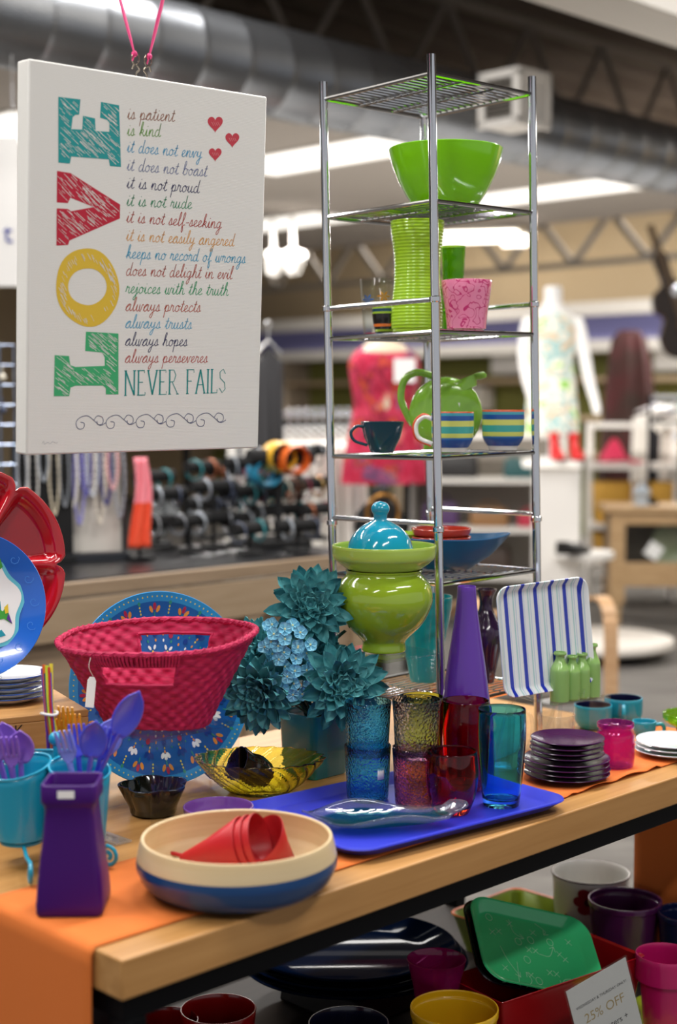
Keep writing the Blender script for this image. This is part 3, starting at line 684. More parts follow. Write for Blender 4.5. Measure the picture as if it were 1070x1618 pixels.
# taller racks of bracelets behind
for i, (u, v, Y, hh) in enumerate(((330, 860, 5.35, .3), (405, 850, 5.55, .33), (465, 845, 5.75, .34))):
    p = on_z(u, 850, ZT); a, b = ab(p); p = G(a, min(b + .12, bF + Dc - .1), ZT)
    t = thing('bracelet_tree', ['tall black bracelet tree at the back of the counter, nearest the mirror', 'tall black bracelet tree at the back of the counter, in the middle', 'tall black bracelet tree at the back of the counter, nearest the tower'][i], 'jewelry stand', p, .6)
    MB().box((0, 0, .008), (.14, .1, .016)).build('base', VEL, t); MB().tube([(0, 0, .01), (0, 0, hh)], .012, 8).build('stem', VEL, t)
    for z in (hh * .62, hh): MB().tube([(-.12, 0, z), (.12, 0, z)], .022, 12).build('bar', VEL, t)
    for z in (hh * .62, hh):
        for q in range(4):
            cn, cc = BCOL[(q * 3 + i * 4 + int(z * 20)) % 10]
            o = MB().tube([(0, .04 * math.cos(q2 * PI / 10), .04 * math.sin(q2 * PI / 10)) for q2 in range(20)], .0036, 8, True).build('bracelet', mat('bracelet_' + cn, cc, .3, .5 if cn in ('silver', 'gold', 'bronze', 'pewter', 'steel', 'copper') else 0))
            o.matrix_world = Matrix.Translation(p) @ Matrix.Rotation(.6, 4, 'Z') @ Matrix.Translation((-.09 + q * .06, 0, z - .016))
            tag(o, cn + ' bracelet, %s on the %s bar of the %s bracelet tree' % (('first', 'second', 'third', 'last')[q], 'top' if z == hh else 'lower', ('near', 'middle', 'far')[i]), 'bracelet', 'bracelets on the tall trees')
# yellow and orange bangles bundle, blue bangle
for i, (u, v, c, cn) in enumerate(((440, 722, '#d9a52c', 'yellow'), (462, 726, '#d9682a', 'orange'), (418, 745, '#2c8fb5', 'blue'))):
    Y = 5.3; p = at_y(u, v, Y)
    o = MB().lathe([(.05, -.05), (.058, -.03), (.058, .03), (.05, .05), (.046, .03), (.046, -.03), (.05, -.05)], 24).build('wide_cuff', mat('cuff_' + cn, c, .4), loc=p, rot=(PI / 2, 0, .5)); tag(o, 'wide %s cuff bracelet hung high above the counter' % cn, 'bracelet')
t = thing('tall_jewelry_stand', 'tall black stand holding the wide colored cuffs above the counter', 'jewelry stand', (at_y(440, 722, 5.3).x, 5.3, ZT), .5)
dz = at_y(440, 722, 5.3).z - ZT
MB().tube([(-.12, 0, dz), (.14, 0, dz)], .03, 10).build('bar', VEL, t); MB().tube([(0, 0, .01), (0, 0, dz)], .014, 8).build('stem', VEL, t); MB().box((0, 0, .01), (.2, .14, .02)).build('base', VEL, t)
# necklace board with hanging necklaces
p = on_z(150, 884, ZT)
t = thing('necklace_board', 'dark framed board hung with pale and violet bead necklaces on the counter', 'jewelry stand', p, .35)
hb = .40
mb = MB(); mb.box((-.1, 0, hb / 2), (.022, .022, hb)); mb.box((.10, 0, hb / 2), (.012, .012, hb)); mb.box((0, 0, hb), (.22, .022, .02)); mb.box((0, 0, .012), (.22, .1, .024)); mb.build('frame', mat('frame_dark', '#1d2028', .5), t)
MB().box((0, .02, hb / 2), (.19, .006, hb - .03)).build('backing', mat('backing_grey', '#c9c4bc', .8), t)
for k in range(8):
    cn, cc = (('pearl', '#e6e1da'), ('lavender', '#8a86c4'), ('violet', '#5a569a'), ('silver', '#b9bcc4'), ('ivory', '#d8d0c2'), ('indigo', '#3c3f7a'), ('rose', '#d9a5a5'), ('grey', '#8f949c'))[k]
    x = -.075 + k * .0225; L = .22 + .06 * math.sin(k * 1.9)
    lo = smooth_line([(x - .012, -.012, hb - .015), (x - .018, -.016, hb - L * .6), (x, -.018, hb - L), (x + .018, -.016, hb - L * .6), (x + .012, -.012, hb - .015)], 6)
    mb = MB().tube(lo, .004, 6)
    for q in range(0, len(lo), 1): mb.ball(lo[q], .0065, 8)
    o = mb.build('necklace', mat('beads_' + cn, cc, .3)); o.matrix_world = Matrix.Translation(p) @ Matrix.Rotation(.35, 4, 'Z')
    tag(o, cn + ' bead necklace hanging on the dark framed counter board', 'necklace', 'necklaces on the counter board')
p = on_z(70, 890, ZT)
t = thing('necklace_board', 'black board hung with silver and white necklaces at the left end of the counter', 'jewelry stand', p, .5)
mb = MB(); mb.box((0, .01, hb / 2), (.2, .014, hb)); mb.box((0, .02, .01), (.2, .1, .02)); mb.build('board', VEL, t)
for k in range(5):
    cn, cc = (('silver chain', '#b9bcc2'), ('white bead', '#dedad4'), ('steel chain', '#9aa0a8'), ('cream bead', '#d8ccb4'), ('grey bead', '#84888f'))[k]
    x = -.07 + k * .035; L = .2 + .07 * math.sin(k * 2.3)
    lo = smooth_line([(x - .012, -.004, hb - .02), (x - .016, -.006, hb - L * .6), (x, -.008, hb - L), (x + .016, -.006, hb - L * .6), (x + .012, -.004, hb - .02)], 6)
    mb = MB().tube(lo, .0025, 6)
    for q in lo: mb.ball(q, .005, 8)
    o = mb.build('necklace', mat('beads_' + cn, cc, .3)); o.matrix_world = Matrix.Translation(p) @ Matrix.Rotation(.5, 4, 'Z')
    tag(o, cn + ' necklace hanging on the black counter board', 'necklace', 'necklaces on the black board')
# coral scarf and round mirror
p = on_z(221, 884, ZT); hs = .34
t = thing('scarf_stand', 'slim stand draped with a pink and coral scarf on the counter', 'scarf', p, .6)
MB().tube([(0, 0, 0), (0, 0, hs)], .006, 6).lathe([(1e-4, 0), (.05, 0), (.05, .01), (1e-4, .012)], 16).build('stand', BLACKM, t)
MB().grid(lambda u, v: ((u - .5) * (.05 + .03 * v) + .008 * math.sin(v * 5), -.012 - .008 * math.sin(u * 12 + v * 3), hs - v * (hs - .04)), 14, 20, mfun=lambda u, v: 0 if v < .5 else 1).build('scarf', [mat('pink_silk', '#f08c98', .6), mat('coral_silk', '#e8502e', .6)], t, solid=.004)
p = on_z(255, 862, ZT)
t = thing('round_mirror', 'round grey table mirror behind the bracelet stands', 'mirror', p, .55)
MB().lathe([(1e-4, -.006), (.085, -.006), (.09, 0), (.085, .006), (1e-4, .006)], 36).move(Matrix.Translation((0, .03, .12)) @ Matrix.Rotation(PI / 2 - .15, 4, 'X')).build('glass', mat('mirror_glass', '#a9a9a6', .12, .9), t)
MB().tube([(0, .03, .01), (0, .035, .05)], .008, 8).lathe([(1e-4, 0), (.06, 0), (.055, .012), (1e-4, .015)], 20, (0, .03, 0)).build('foot', BLACKM, t)
# black bust with gold necklace behind the tower
p = at_y(600, 800, 5.6)
t = thing('necklace_bust', 'black necklace bust with a gold collar seen through the tower', 'jewelry stand', (p.x, p.y, 0), .2)
hb = p.z
rings = [[(w * math.cos(q * PI / 8), d_ * math.sin(q * PI / 8), hb + z) for q in range(16)] for z, w, d_ in ((-.16, .08, .06), (-.08, .1, .06), (-.02, .09, .055), (.02, .045, .04), (.07, .035, .035), (.075, .01, .01))]
MB().loft(rings).build('bust', VEL, t)
MB().tube([(.062 * math.cos(a), -.062 + .01 * math.cos(a * 2), hb - .02 + .07 * math.sin(a)) for a in [q * PI / 12 for q in range(24)]], .007, 8, True).build('collar', mat('gold', '#b9823a', .3, .8), t)
MB().box((0, 0, hb - .17), (.18, .14, .02)).tube([(0, 0, 0.0), (0, 0, hb - .17)], .02, 8).lathe([(1e-4, 0), (.2, 0), (.2, .02), (.02, .03)], 20).build('stand', BLACKM, t)
# grid panel with earrings and white sign at the left edge
bb = bF + .40; yb_ = bb / .873; p = Vector((-.235 * yb_, yb_, ZT))
t = thing('wire_grid_panel', 'wire grid panel with hanging jewelry at the left edge behind the canvas', 'display rack', p, .5)
zt_ = at_y(0, 545, p.y).z - ZT; mb = MB()
for k in range(9): mb.tube([(-.3 + k * .045, 0, .012), (-.3 + k * .045, 0, zt_)], .004, 5)
for k in range(12): mb.tube([(-.3, 0, .02 + (zt_ - .02) * k / 11), (.06, 0, .02 + (zt_ - .02) * k / 11)], .004, 5)
mb.build('grid', mat('grid_steel', '#8d96a8', .3, .9), t)
for k in range(14):
    cc = BCOL[k % 10][1]; MB().tube([(0, -.01, 0), (0, -.012, -.03)], .002, 4).ball((0, -.012, -.04), .012, 8).build('earring', mat('bracelet_' + BCOL[k % 10][0], cc, .3), t, loc=(-.18 + (k % 5) * .05, 0, zt_ - .06 - .1 * (k // 5)))
MB().box((-.12, 0, .006), (.38, .12, .012)).build('plinth', mat('plinth_grey', '#77716b', .7), t)
p = at_y(-20, 335, 5.6)
t = thing('hanging_sign', 'white hanging sign with a navy letter behind the canvas left edge', 'sign', p, .15)
MB().box((0, 0, 0), (.24, .03, .56)).build('panel', mat('sign_white', '#d4d2d0', .6), t)
text_mesh('t', .11, mat('navy_ink', '#1d2f86', .6), t, (.058, -.018, -.115), (PI / 2, 0, 0))
MB().tube([(-.1, 0, .28), (-.1, 0, 4.3 - p.z)], .003, 4).tube([(.1, 0, .28), (.1, 0, 4.3 - p.z)], .003, 4).build('wire', RAILM, t)
# ------------------------------------------------------------------ the display table
TL, TW, TH = 1.60, 0.82, 0.053
MAPLE = wood('maple', '#bd8d54', '#aa7a42', .42, (1.2, 26, 26))
t = thing('display_table', 'long light wooden display table with a black metal frame and lower shelf', 'table', (C0.x, C0.y, 0), Q)
table = t
MB().box((TL / 2, TW / 2, T - TH / 2), (TL, TW, TH)).build('tabletop', MAPLE, t, bevel=.003)
mb = MB()
for x0, x1, y0, y1 in ((.012, TL - .012, .012, .045), (.012, TL - .012, TW - .045, TW - .012), (.012, .045, .046, TW - .046), (TL - .045, TL - .012, .046, TW - .046)):
    mb.box(((x0 + x1) / 2, (y0 + y1) / 2, T - TH - .0175), (x1 - x0, y1 - y0, .035))
mb.build('frame_rail', BLACKM, t, bevel=.002)
for x in (.03, TL - .03):
    for y in (.03, TW - .03): MB().box((x, y, (T - TH - .035) / 2), (.036, .036, T - TH - .036)).build('leg', BLACKM, t, bevel=.002)
ZS = 0.27
MB().box((TL / 2, TW / 2, ZS - .012), (TL - .1, TW - .02, .024)).build('lower_shelf', wood('shelf_board', '#2c211b', '#221914', .6, (1.2, 26, 26)), t, bevel=.002)
# orange runner draped along the table and over both ends
CLOTH = mat('orange_cloth', '#da732c', .85, bump=(900, .25))
def runner(u, v):
    y = .056 + .258 * v; L = TL + .012; D = .62; s = -D + (L + 2 * D) * u
    rp = .0015 * math.sin(s * 23 + y * 9) * 0
    if s < -.006: x, z = -.006 - .004 * math.sin(y * 40) ** 2 * min(1, -s * 3), T + .0025 + s + .006
    elif s > L: x, z = L + .002, T + .0025 - (s - L)
    else: x, z = s, T + .0025
    if 1.02 < s < 1.3 and v < .1: z += .006 * abs(math.sin(s * 30)) * (1 - v * 10)
    return (x, y, z)
us = 90
o = MB().grid(runner, 170, 12).build('table_runner', CLOTH, None, loc=(C0.x, C0.y, 0), rot=(0, 0, Q), angle=60, solid=.0015)
tag(o, 'orange cloth runner laid along the table and hanging over its ends', 'table runner')

# ------------------------------------------------------------------ the canvas with the verse
CL = Vector((-.3087, 2.4355, 1.6967)); CR = Euler((.0571, -.0062, .6944))
t = thing('canvas_sign', 'white canvas print with colored LOVE verse hanging from pink ribbons', 'canvas print', CL, rot=CR)
canvas = t
CW_, CH_ = .457, .61
Mi = CR.to_matrix().transposed()
def canv(u, v, off=.0004):
    d = Mi @ ray(u, v); o_ = Mi @ (Vector((0, 0, CZ)) - CL); k = -o_.y / d.y; p = o_ + d * k
    return Vector((p.x, -off, p.z))
m, nt, b = new_mat('canvas_cloth'); b.inputs['Base Color'].default_value = lin('#e9e7e2'); b.inputs['Roughness'].default_value = .8
wv = N(nt, 'ShaderNodeTexWave', wave_type='BANDS', bands_direction='Z'); wv.inputs['Scale'].default_value = 130; wv.inputs['Distortion'].default_value = 1.5
nt.links.new(coords(nt), wv.inputs['Vector']); add_bump(nt, b, wv.outputs['Fac'], .25, .0006)
MB().box((0, .019, 0), (CW_, .038, CH_)).build('canvas', m, t, bevel=.003)
def ink(key, c): return mat('ink_' + key, c, .8)
# block letters, read from the bottom up: (lx along the letter's width, ly up the letter)
def quad_map(tl, tr, br, bl):
    P = [canv(*q) for q in (tl, tr, br, bl)]
    def f(lx, ly, off=.0004):              # ly = 1 at the picture left, lx = 1 at the picture top
        a = 1 - ly; c = 1 - lx
        p = (P[0] * (1 - a) + P[1] * a) * (1 - c) + (P[3] * (1 - a) + P[2] * a) * c
        return Vector((p.x, -off, p.z))
    return f
LET = {
 'L': ([(.02, .0), (.98, .0), (1, .52), (.7, .53), (.68, .26), (.6, .22), (.47, .22), (.45, .68), (.48, .76), (.62, .78), (.63, 1), (.0, 1), (.0, .77), (.13, .75), (.16, .68), (.16, .25), (.12, .2), (.02, .2)], None),
 'V': ([(.0, 1), (.0, .82), (.06, .8), (.39, .0), (.62, .0), (1.0, .79), (1.0, 1), (.58, 1), (.58, .83), (.66, .79), (.55, .42), (.47, .78), (.5, .83), (.5, 1)], None),
 'E': ([(.04, .0), (.98, .05), (1, .34), (.76, .35), (.74, .24), (.7, .2), (.56, .2), (.55, .42), (.74, .43), (.76, .62), (.55, .63), (.54, .8), (.72, .78), (.76, .74), (.77, .68), (1, .66), (1, 1), (.02, 1), (.02, .82), (.13, .8), (.14, .2), (.04, .18)], None)}
def inside(p, poly):
    x, y = p; c = False; j = len(poly) - 1
    for i in range(len(poly)):
        if (poly[i][1] > y) != (poly[j][1] > y) and x < (poly[j][0] - poly[i][0]) * (y - poly[i][1]) / (poly[j][1] - poly[i][1]) + poly[i][0]: c = not c
        j = i
    return c
for ch, key, c, quad in (('E', 'teal', '#249a9b', ((92, 153), (193, 165), (191, 268), (92, 259))), ('V', 'red', '#c0203a', ((90, 270), (190, 287), (189, 382), (89, 388))), ('L', 'green', '#3fae72', ((87, 523), (187, 525), (187, 625), (85, 626)))):
    f = quad_map(*quad); poly = LET[ch][0]; mb = MB()
    mb.poly([f(x, y) for x, y in poly], 0)
    rng = random.Random(ord(ch))
    for k in range(330):
        x, y = rng.random(), rng.random(); l = .05 + .17 * rng.random(); dx, dy = l * .62, l * .75
        pts = [(x + dx * q / 6, y + dy * q / 6) for q in range(7)]
        if all(inside(p, poly) for p in pts): mb.ribbon([f(px_, py_, .0008) for px_, py_ in pts], .0004 + .0006 * rng.random(), 1)
    mb.build('block_letter', [ink(key, c), ink('bare', '#e9e7e2')], t)
oc = (138, 454); mb = MB(); O_ = []; I_ = []
for k in range(48):
    a = 2 * PI * k / 48; wob = 1 + .012 * math.sin(5 * a + 1)
    O_.append(canv(oc[0] + 50 * math.cos(a) * wob, oc[1] + 62 * math.sin(a) * wob + 3 * math.cos(a))); I_.append(canv(oc[0] + 30.5 * math.cos(a), oc[1] - 1 + 29 * math.sin(a) * wob))
mb.add(O_ + I_, [(k, (k + 1) % 48, 48 + (k + 1) % 48, 48 + k) for k in range(48)], 0)
rng = random.Random(3)
for k in range(150):
    a = rng.random() * 2 * PI; r0 = .72 + .2 * rng.random(); u, v = oc[0] + 50 * r0 * math.cos(a), oc[1] + 60 * r0 * math.sin(a); l = 5 + 9 * rng.random()
    pts = [(u + l * .5 * q / 5, v + l * q / 5) for q in range(6)]
    if all(.66 < math.hypot((p[0] - oc[0]) / 50, (p[1] - oc[1]) / 61) < .96 for p in pts): mb.ribbon([canv(*p, .0008) for p in pts], .0004 + .0006 * rng.random(), 1)
mb.build('block_letter', [ink('yellow', '#e2bd3c'), ink('bare', '#e9e7e2')], t)
# joined script: strokes on an x-height of 1
SCR = {
 'a': (1.15, [[(.0, .1), (.25, .6), (.7, 1), (.45, 1), (.1, .6), (.12, .12), (.4, 0), (.7, .4), (.82, 1)], [(.82, 1), (.74, .3), (.9, 0), (1.15, .2)]]),
 'b': (1.05, [[(.0, .15), (.3, .9), (.5, 1.9), (.35, 2.05), (.22, 1.5), (.18, .3), (.4, 0), (.75, .25), (.75, .8), (.5, 1), (.3, .75)], [(.72, .85), (1.05, .8)]]),
 'c': (.85, [[(.7, .75), (.5, 1), (.15, .65), (.15, .15), (.4, 0), (.85, .25)]]),
 'd': (1.15, [[(.65, .9), (.4, 1), (.1, .55), (.15, .1), (.4, 0), (.7, .4), (.95, 2.0)], [(.95, 2), (.76, .4), (.9, 0), (1.15, .2)]]),
 'e': (.85, [[(.0, .2), (.4, .5), (.6, .85), (.4, 1), (.15, .7), (.15, .2), (.4, 0), (.85, .25)]]),
 'f': (.8, [[(.0, .2), (.4, .8), (.65, 1.8), (.5, 2.05), (.35, 1.6), (.25, -.6), (.35, -1), (.5, -.6), (.4, .0), (.8, .2)]]),
 'g': (1.1, [[(.7, .85), (.45, 1), (.12, .6), (.15, .15), (.4, .05), (.7, .45), (.82, 1)], [(.82, 1), (.62, -.5), (.35, -1), (.15, -.75), (.5, -.2), (1.1, .2)]]),
 'h': (1.1, [[(.0, .2), (.35, 1), (.55, 1.9), (.4, 2.05), (.28, 1.5), (.15, 0)], [(.17, .3), (.45, .95), (.7, .85), (.68, .2), (.85, 0), (1.1, .2)]]),
 'i': (.6, [[(.0, .2), (.25, 1), (.18, .25), (.32, 0), (.6, .2)], [(.32, 1.4), (.34, 1.5)]]),
 'j': (.6, [[(.0, .2), (.3, 1), (.2, -.5), (-.05, -1), (-.2, -.75), (.2, -.2), (.6, .2)], [(.38, 1.4), (.4, 1.5)]]),
 'k': (1.05, [[(.0, .2), (.35, 1), (.55, 1.9), (.4, 2.05), (.28, 1.5), (.15, 0)], [(.18, .35), (.5, .95), (.7, .8), (.5, .5), (.3, .5), (.6, .3), (.8, 0), (1.05, .2)]]),
 'l': (.65, [[(.0, .2), (.35, 1), (.52, 1.9), (.38, 2.05), (.22, 1.2), (.2, .2), (.35, 0), (.65, .2)]]),
 'n': (1.1, [[(.0, .3), (.2, 1), (.15, 0)], [(.17, .3), (.45, .95), (.7, .85), (.66, .2), (.82, 0), (1.1, .2)]]),
 'o': (1.0, [[(.5, 1), (.15, .7), (.12, .2), (.4, 0), (.72, .3), (.7, .8), (.5, 1), (.65, .78), (1.0, .85)]]),
 'p': (1.05, [[(.0, .3), (.22, 1), (.05, -.95)], [(.15, .4), (.45, 1), (.72, .75), (.65, .2), (.4, 0), (.2, .15)], [(.5, .02), (1.05, .2)]]),
 'r': (.85, [[(.0, .2), (.2, 1.08), (.28, .85), (.55, .9), (.5, .3), (.62, 0), (.85, .2)]]),
 's': (.8, [[(.0, .15), (.4, 1.05), (.5, .6), (.5, .15), (.25, 0), (.1, .2)], [(.45, .08), (.8, .2)]]),
 't': (.7, [[(.0, .2), (.35, 1), (.45, 1.7)], [(.45, 1.7), (.25, .3), (.4, 0), (.7, .2)], [(.1, 1.15), (.65, 1.2)]]),
 'u': (1.1, [[(.0, .2), (.2, 1), (.12, .25), (.3, 0), (.6, .3), (.75, 1)], [(.75, 1), (.68, .2), (.82, 0), (1.1, .2)]]),
 'v': (.95, [[(.0, .3), (.2, 1), (.3, .1), (.45, .1), (.7, .95), (.95, .85)]]),
 'w': (1.35, [[(.0, .2), (.2, 1), (.15, .2), (.35, 0), (.6, .3), (.65, 1)], [(.63, .8), (.62, .15), (.85, 0), (1.1, .95), (1.35, .85)]]),
 'y': (1.1, [[(.0, .3), (.2, 1), (.15, .4), (.35, .15), (.65, .4), (.8, 1)], [(.8, 1), (.6, -.5), (.35, -1), (.15, -.75), (.5, -.2), (1.1, .2)]]),
 '-': (.8, [[(.1, .5), (.7, .55)]]), ' ': (.75, [])}
def script_line(body, p0, p1, base_drop, m, w=.0012):
    """write body from canvas point p0 to p1 (baseline)"""
    W = sum(SCR[c][0] for c in body); L = (p1 - p0).length; sx = L / W; xh = .0125; d = (p1 - p0).normalized(); up = Vector((-d.z, 0, d.x))
    mb = MB(); x = 0
    for ch in body:
        for st in SCR[ch][1]:
            pts = smooth_line([(px_, py_, 0) for px_, py_ in st], 4)
            mb.ribbon([p0 + d * ((x + q.x) * sx + q.y * xh * .16) + up * (q.y * xh * .86) for q in pts], w)
        x += SCR[ch][0]
    return mb.build('verse_line', m, canvas)
VERSE = [('is patient', 188, 276, 192, '#9a6a55'), ('is kind', 214, 254, 216, '#6f9f4a'), ('it does not envy', 240, 319, 250, '#4f9fc8'), ('it does not boast', 269, 327, 279, '#8088a8'), ('it is not proud', 297, 315, 305, '#3f3f66'), ('it is not rude', 325, 303, 330, '#3c8f66'), ('it is not self-seeking', 351, 350, 361, '#b04a42'), ('it is not easily angered', 380, 370, 389, '#dda25c'), ('keeps no record of wrongs', 408, 388, 416, '#3f9fc4'), ('does not delight in evil', 435, 367, 441, '#b0564a'), ('rejoices with the truth', 463, 361, 467, '#3c9f6c'), ('always protects', 491, 317, 493, '#b85a48'), ('always trusts', 518, 303, 520, '#54a8cc'), ('always hopes', 546, 296, 547, '#3a3a62'), ('always perseveres', 573, 328, 573, '#b85650')]
for i, (body, y0, x1, y1, c) in enumerate(VERSE):
    x0 = 201 - i * .28
    script_line(body, canv(x0, y0), canv(x1, y1), 0, ink('line_%d' % i, c))
# NEVER FAILS in serif capitals
CAP = {'N': (.8, [[(.08, 0), (.08, 1)], [(.08, 1), (.62, 0)], [(.62, 0), (.62, 1)], [(.0, 1), (.16, 1)], [(.0, 0), (.16, 0)], [(.54, 1), (.72, 1)]]), 'E': (.62, [[(.08, 0), (.08, 1)], [(.0, 1), (.45, 1), (.45, .9)], [(.08, .52), (.36, .52)], [(.0, 0), (.5, 0), (.5, .12)]]), 'V': (.74, [[(.06, 1), (.34, 0)], [(.34, 0), (.62, 1)], [(.0, 1), (.16, 1)], [(.54, 1), (.7, 1)]]), 'R': (.74, [[(.08, 0), (.08, 1)], [(.0, 1), (.35, 1), (.48, .78), (.35, .52), (.08, .5)], [(.25, .5), (.6, 0)], [(.0, 0), (.18, 0)], [(.52, 0), (.68, 0)]]), 'F': (.6, [[(.08, 0), (.08, 1)], [(.0, 1), (.5, 1), (.5, .88)], [(.08, .52), (.36, .52)], [(.0, 0), (.18, 0)]]), 'A': (.72, [[(.06, 0), (.34, 1)], [(.34, 1), (.62, 0)], [(.15, .36), (.52, .36)], [(.0, 0), (.14, 0)], [(.54, 0), (.7, 0)]]), 'I': (.3, [[(.12, 0), (.12, 1)], [(.03, 1), (.22, 1)], [(.03, 0), (.22, 0)]]), 'L': (.55, [[(.08, 0), (.08, 1)], [(.0, 1), (.18, 1)], [(.0, 0), (.45, 0), (.45, .14)]]), 'S': (.6, [[(.45, .8), (.3, 1), (.08, .88), (.1, .62), (.4, .42), (.45, .15), (.25, 0), (.05, .2)]]), ' ': (.42, [])}
p0, p1, pt_ = canv(196, 625), canv(359, 620), canv(197, 586); d = (p1 - p0); W = sum(CAP[c][0] for c in 'NEVER FAILS'); hh = pt_.z - p0.z; mb = MB(); x = 0
for ch in 'NEVER FAILS':
    for st in CAP[ch][1]:
        thick = len(st) == 2 and abs(st[0][1] - st[1][1]) == 1
        mb.ribbon([p0 + d * ((x + a) / W) + Vector((0, 0, hh * z)) for a, z in st], .0028 if thick and ch in 'NEVRFAIL' else .0014)
    x += CAP[ch][0]
mb.build('verse_line', ink('never', '#1f8f8c'), t)
# hearts
for (u, v, s) in ((340, 195, 12), (367, 220, 11), (340, 243, 10)):
    mb = MB(); mb.poly([canv(u + s * (16 * math.sin(a) ** 3) / 16, v - s * (13 * math.cos(a) - 5 * math.cos(2 * a) - 2 * math.cos(3 * a) - math.cos(4 * a)) / 15 * 1.1) for a in [2 * PI * k / 32 for k in range(32)]])
    for q in range(4): mb.ribbon([canv(u - s * .5 + q * s * .27, v - s * .2, .0008), canv(u - s * .5 + q * s * .27 + s * .25, v + s * .3, .0008)], .0006, 1)
    mb.build('heart', [ink('heart', '#c8404e'), ink('heart_light', '#e9a8a8')], t)
# scroll border and small signature
mb = MB()
for k in range(5):
    x0 = 120 + k * 47.5
    pts = [(x0 + 47, 668), (x0 + 38, 672), (x0 + 28, 664), (x0 + 18, 657), (x0 + 6, 660), (x0 + 0, 668), (x0 + 3, 677), (x0 + 11, 677), (x0 + 13, 669), (x0 + 7, 667)]
    mb.ribbon([canv(p.x, p.y - k * 1.1) for p in smooth_line([(a, b, 0) for a, b in pts], 5)], .0011)
    pts = [(x0 + 28, 664), (x0 + 34, 657), (x0 + 42, 660), (x0 + 42, 669), (x0 + 35, 671), (x0 + 33, 665)]
    if k < 5: mb.ribbon([canv(p.x, p.y - k * 1.1) for p in smooth_line([(a, b, 0) for a, b in pts], 5)], .0011)
mb.build('scroll_border', ink('scroll', '#5a5f80'), t)
mb = MB().ribbon([canv(p.x, p.y) for p in smooth_line([(66, 701, 0), (69, 697, 0), (70, 702, 0), (75, 699, 0), (79, 701, 0), (83, 698, 0), (88, 700, 0), (91, 699, 0)], 3)], .0005)
mb.build('signature', ink('signature', '#8f9099'), t)
# hooks and ribbons
hx = canv(230, 121).x; top = CH_ / 2
HOOK = mat('hook_brass', '#8a8073', .3, .9)
for sgn in (-1, 1):
    mb = MB().tube(smooth_line([(hx + sgn * .010, .012, top - .004), (hx + sgn * .010, .012, top + .006), (hx + sgn * .004, .012, top + .013), (hx + sgn * .013, .012, top + .02), (hx + sgn * .018, .012, top + .012)], 5), .0013, 6)
    mb.tube([(hx + sgn * .012 + .007 * math.cos(a), .012, top + .029 + .009 * math.sin(a)) for a in [q * PI / 8 for q in range(16)]], .0012, 6, True)
    mb.build('hook', HOOK, t)
PINK = mat('pink_ribbon', '#ee3f86', .5)
ends = ((208, 100, 181, -60, -.013), (238, 98, 285, -90, .013))
for sgn, (u0, v0, u1, v1, _) in zip((-1, 1), ends):
    a = Vector((hx + sgn * .014, .012, top + .036)); b = canv(u1, v1); b = Vector((b.x, .012, b.z)); b = a + (b - a) * 2.4
    mb = MB(); mb.tube([a + (b - a) * (q / 10) for q in range(11)], [.004] + [.0078] * 10, 8, flat=.25)
    mb.ball(a, .005); mb.tube([a, a + Vector((-.004, 0, -.012))], .0035, 6, flat=.3); mb.build('ribbon', PINK, t)

# ------------------------------------------------------------------ the chrome wire tower
RS, RT_, RA, RPH, RRZ = .994, .335, .2895, -.02, -.025
RB = tab(RS, RT_, T)
ZSH = [2.0775, 1.8485, 1.61, 1.3755, 1.1385, .905]
t = thing('wire_tower', 'tall chrome wire shelf tower standing on the table', 'shelf tower', RB, rot=Matrix(((1, 0, 0), (0, 1, 0), (0, 0, 1))).to_euler())
t.rotation_euler = (Matrix.Rotation(RPH, 3, 'Y') @ Matrix.Rotation(Q + RRZ, 3, 'Z')).to_euler()
tower = t; pr_ = .0082
TOPZ = ZSH[0] - T + .03
for x in (0, RA):
    for y in (0, RA):
        mb = MB().tube([(x, y, .001), (x, y, TOPZ)], pr_, 16)
        mb.build('post', CHROME, t)
        for z in (ZSH[2] - T + .055, ZSH[4] - T + .1): MB().lathe([(pr_, -.006), (pr_ + .0025, -.004), (pr_ + .0025, .004), (pr_, .006)], 16, (x, y, z)).build('joint_collar', CHROME, t)
for i, z in enumerate(ZSH):
    h = z - T - .004; mb = MB()
    for p, q in (((0, 0), (RA, 0)), ((RA, 0), (RA, RA)), ((RA, RA), (0, RA)), ((0, RA), (0, 0))): mb.tube([(p[0], p[1], h), (q[0], q[1], h)], .0042, 8)
    for k in range(1, 17): mb.tube([(.003, RA * k / 17, h + .002), (RA - .003, RA * k / 17, h + .002)], .0016, 6)
    for k in (1, 2): mb.tube([(RA * k / 3, .003, h - .001), (RA * k / 3, RA - .003, h - .001)], .002, 6)
    mb.build('wire_shelf', CHROME, t)
for z in (ZSH[2] - T + .055, ZSH[4] - T + .11):
    for x in (0, RA): MB().tube([(x, 0, z), (x, RA, z)], .0052, 10).build('guard_rail', CHROME, t)
def tz(i, x): return ZSH[i] + .0035 + (x - RB.x) * .02
def on_tower(u, Y, i):
    z = ZSH[i]
    for _ in range(3):
        c = Y * math.cos(PITCH) - (z - CZ) * math.sin(PITCH); x = (u - CX) / F * c; z = tz(i, x)
    return Vector((x, Y, z)), c / F
YC = RB.y + RA * R2
LIME = mat('lime_plastic', '#7cc812', .18, coat=.4)
p, k = on_tower(704, YC, 1)
o = MB().lathe(scale(shell(sm([(40, 0), (47, 3), (62, 24), (76, 50), (85, 74), (90, 95)]), 2.5, 4), k), 64).build('lime_bowl', LIME, loc=p)
tag(o, 'large glossy lime green bowl alone on the second tower shelf', 'bowl')
LIME2 = mat('lime_ceramic', '#9ac41e', .2, coat=.4)
p, k = on_tower(659, YC - .03, 2)
prof = [(p_.x, p_.y) for p_ in smooth_line([(38, 0, 0), (41, 12, 0), (40, 45, 0), (36.5, 85, 0), (37, 118, 0), (41, 150, 0), (42.5, 172, 0)], 36)]
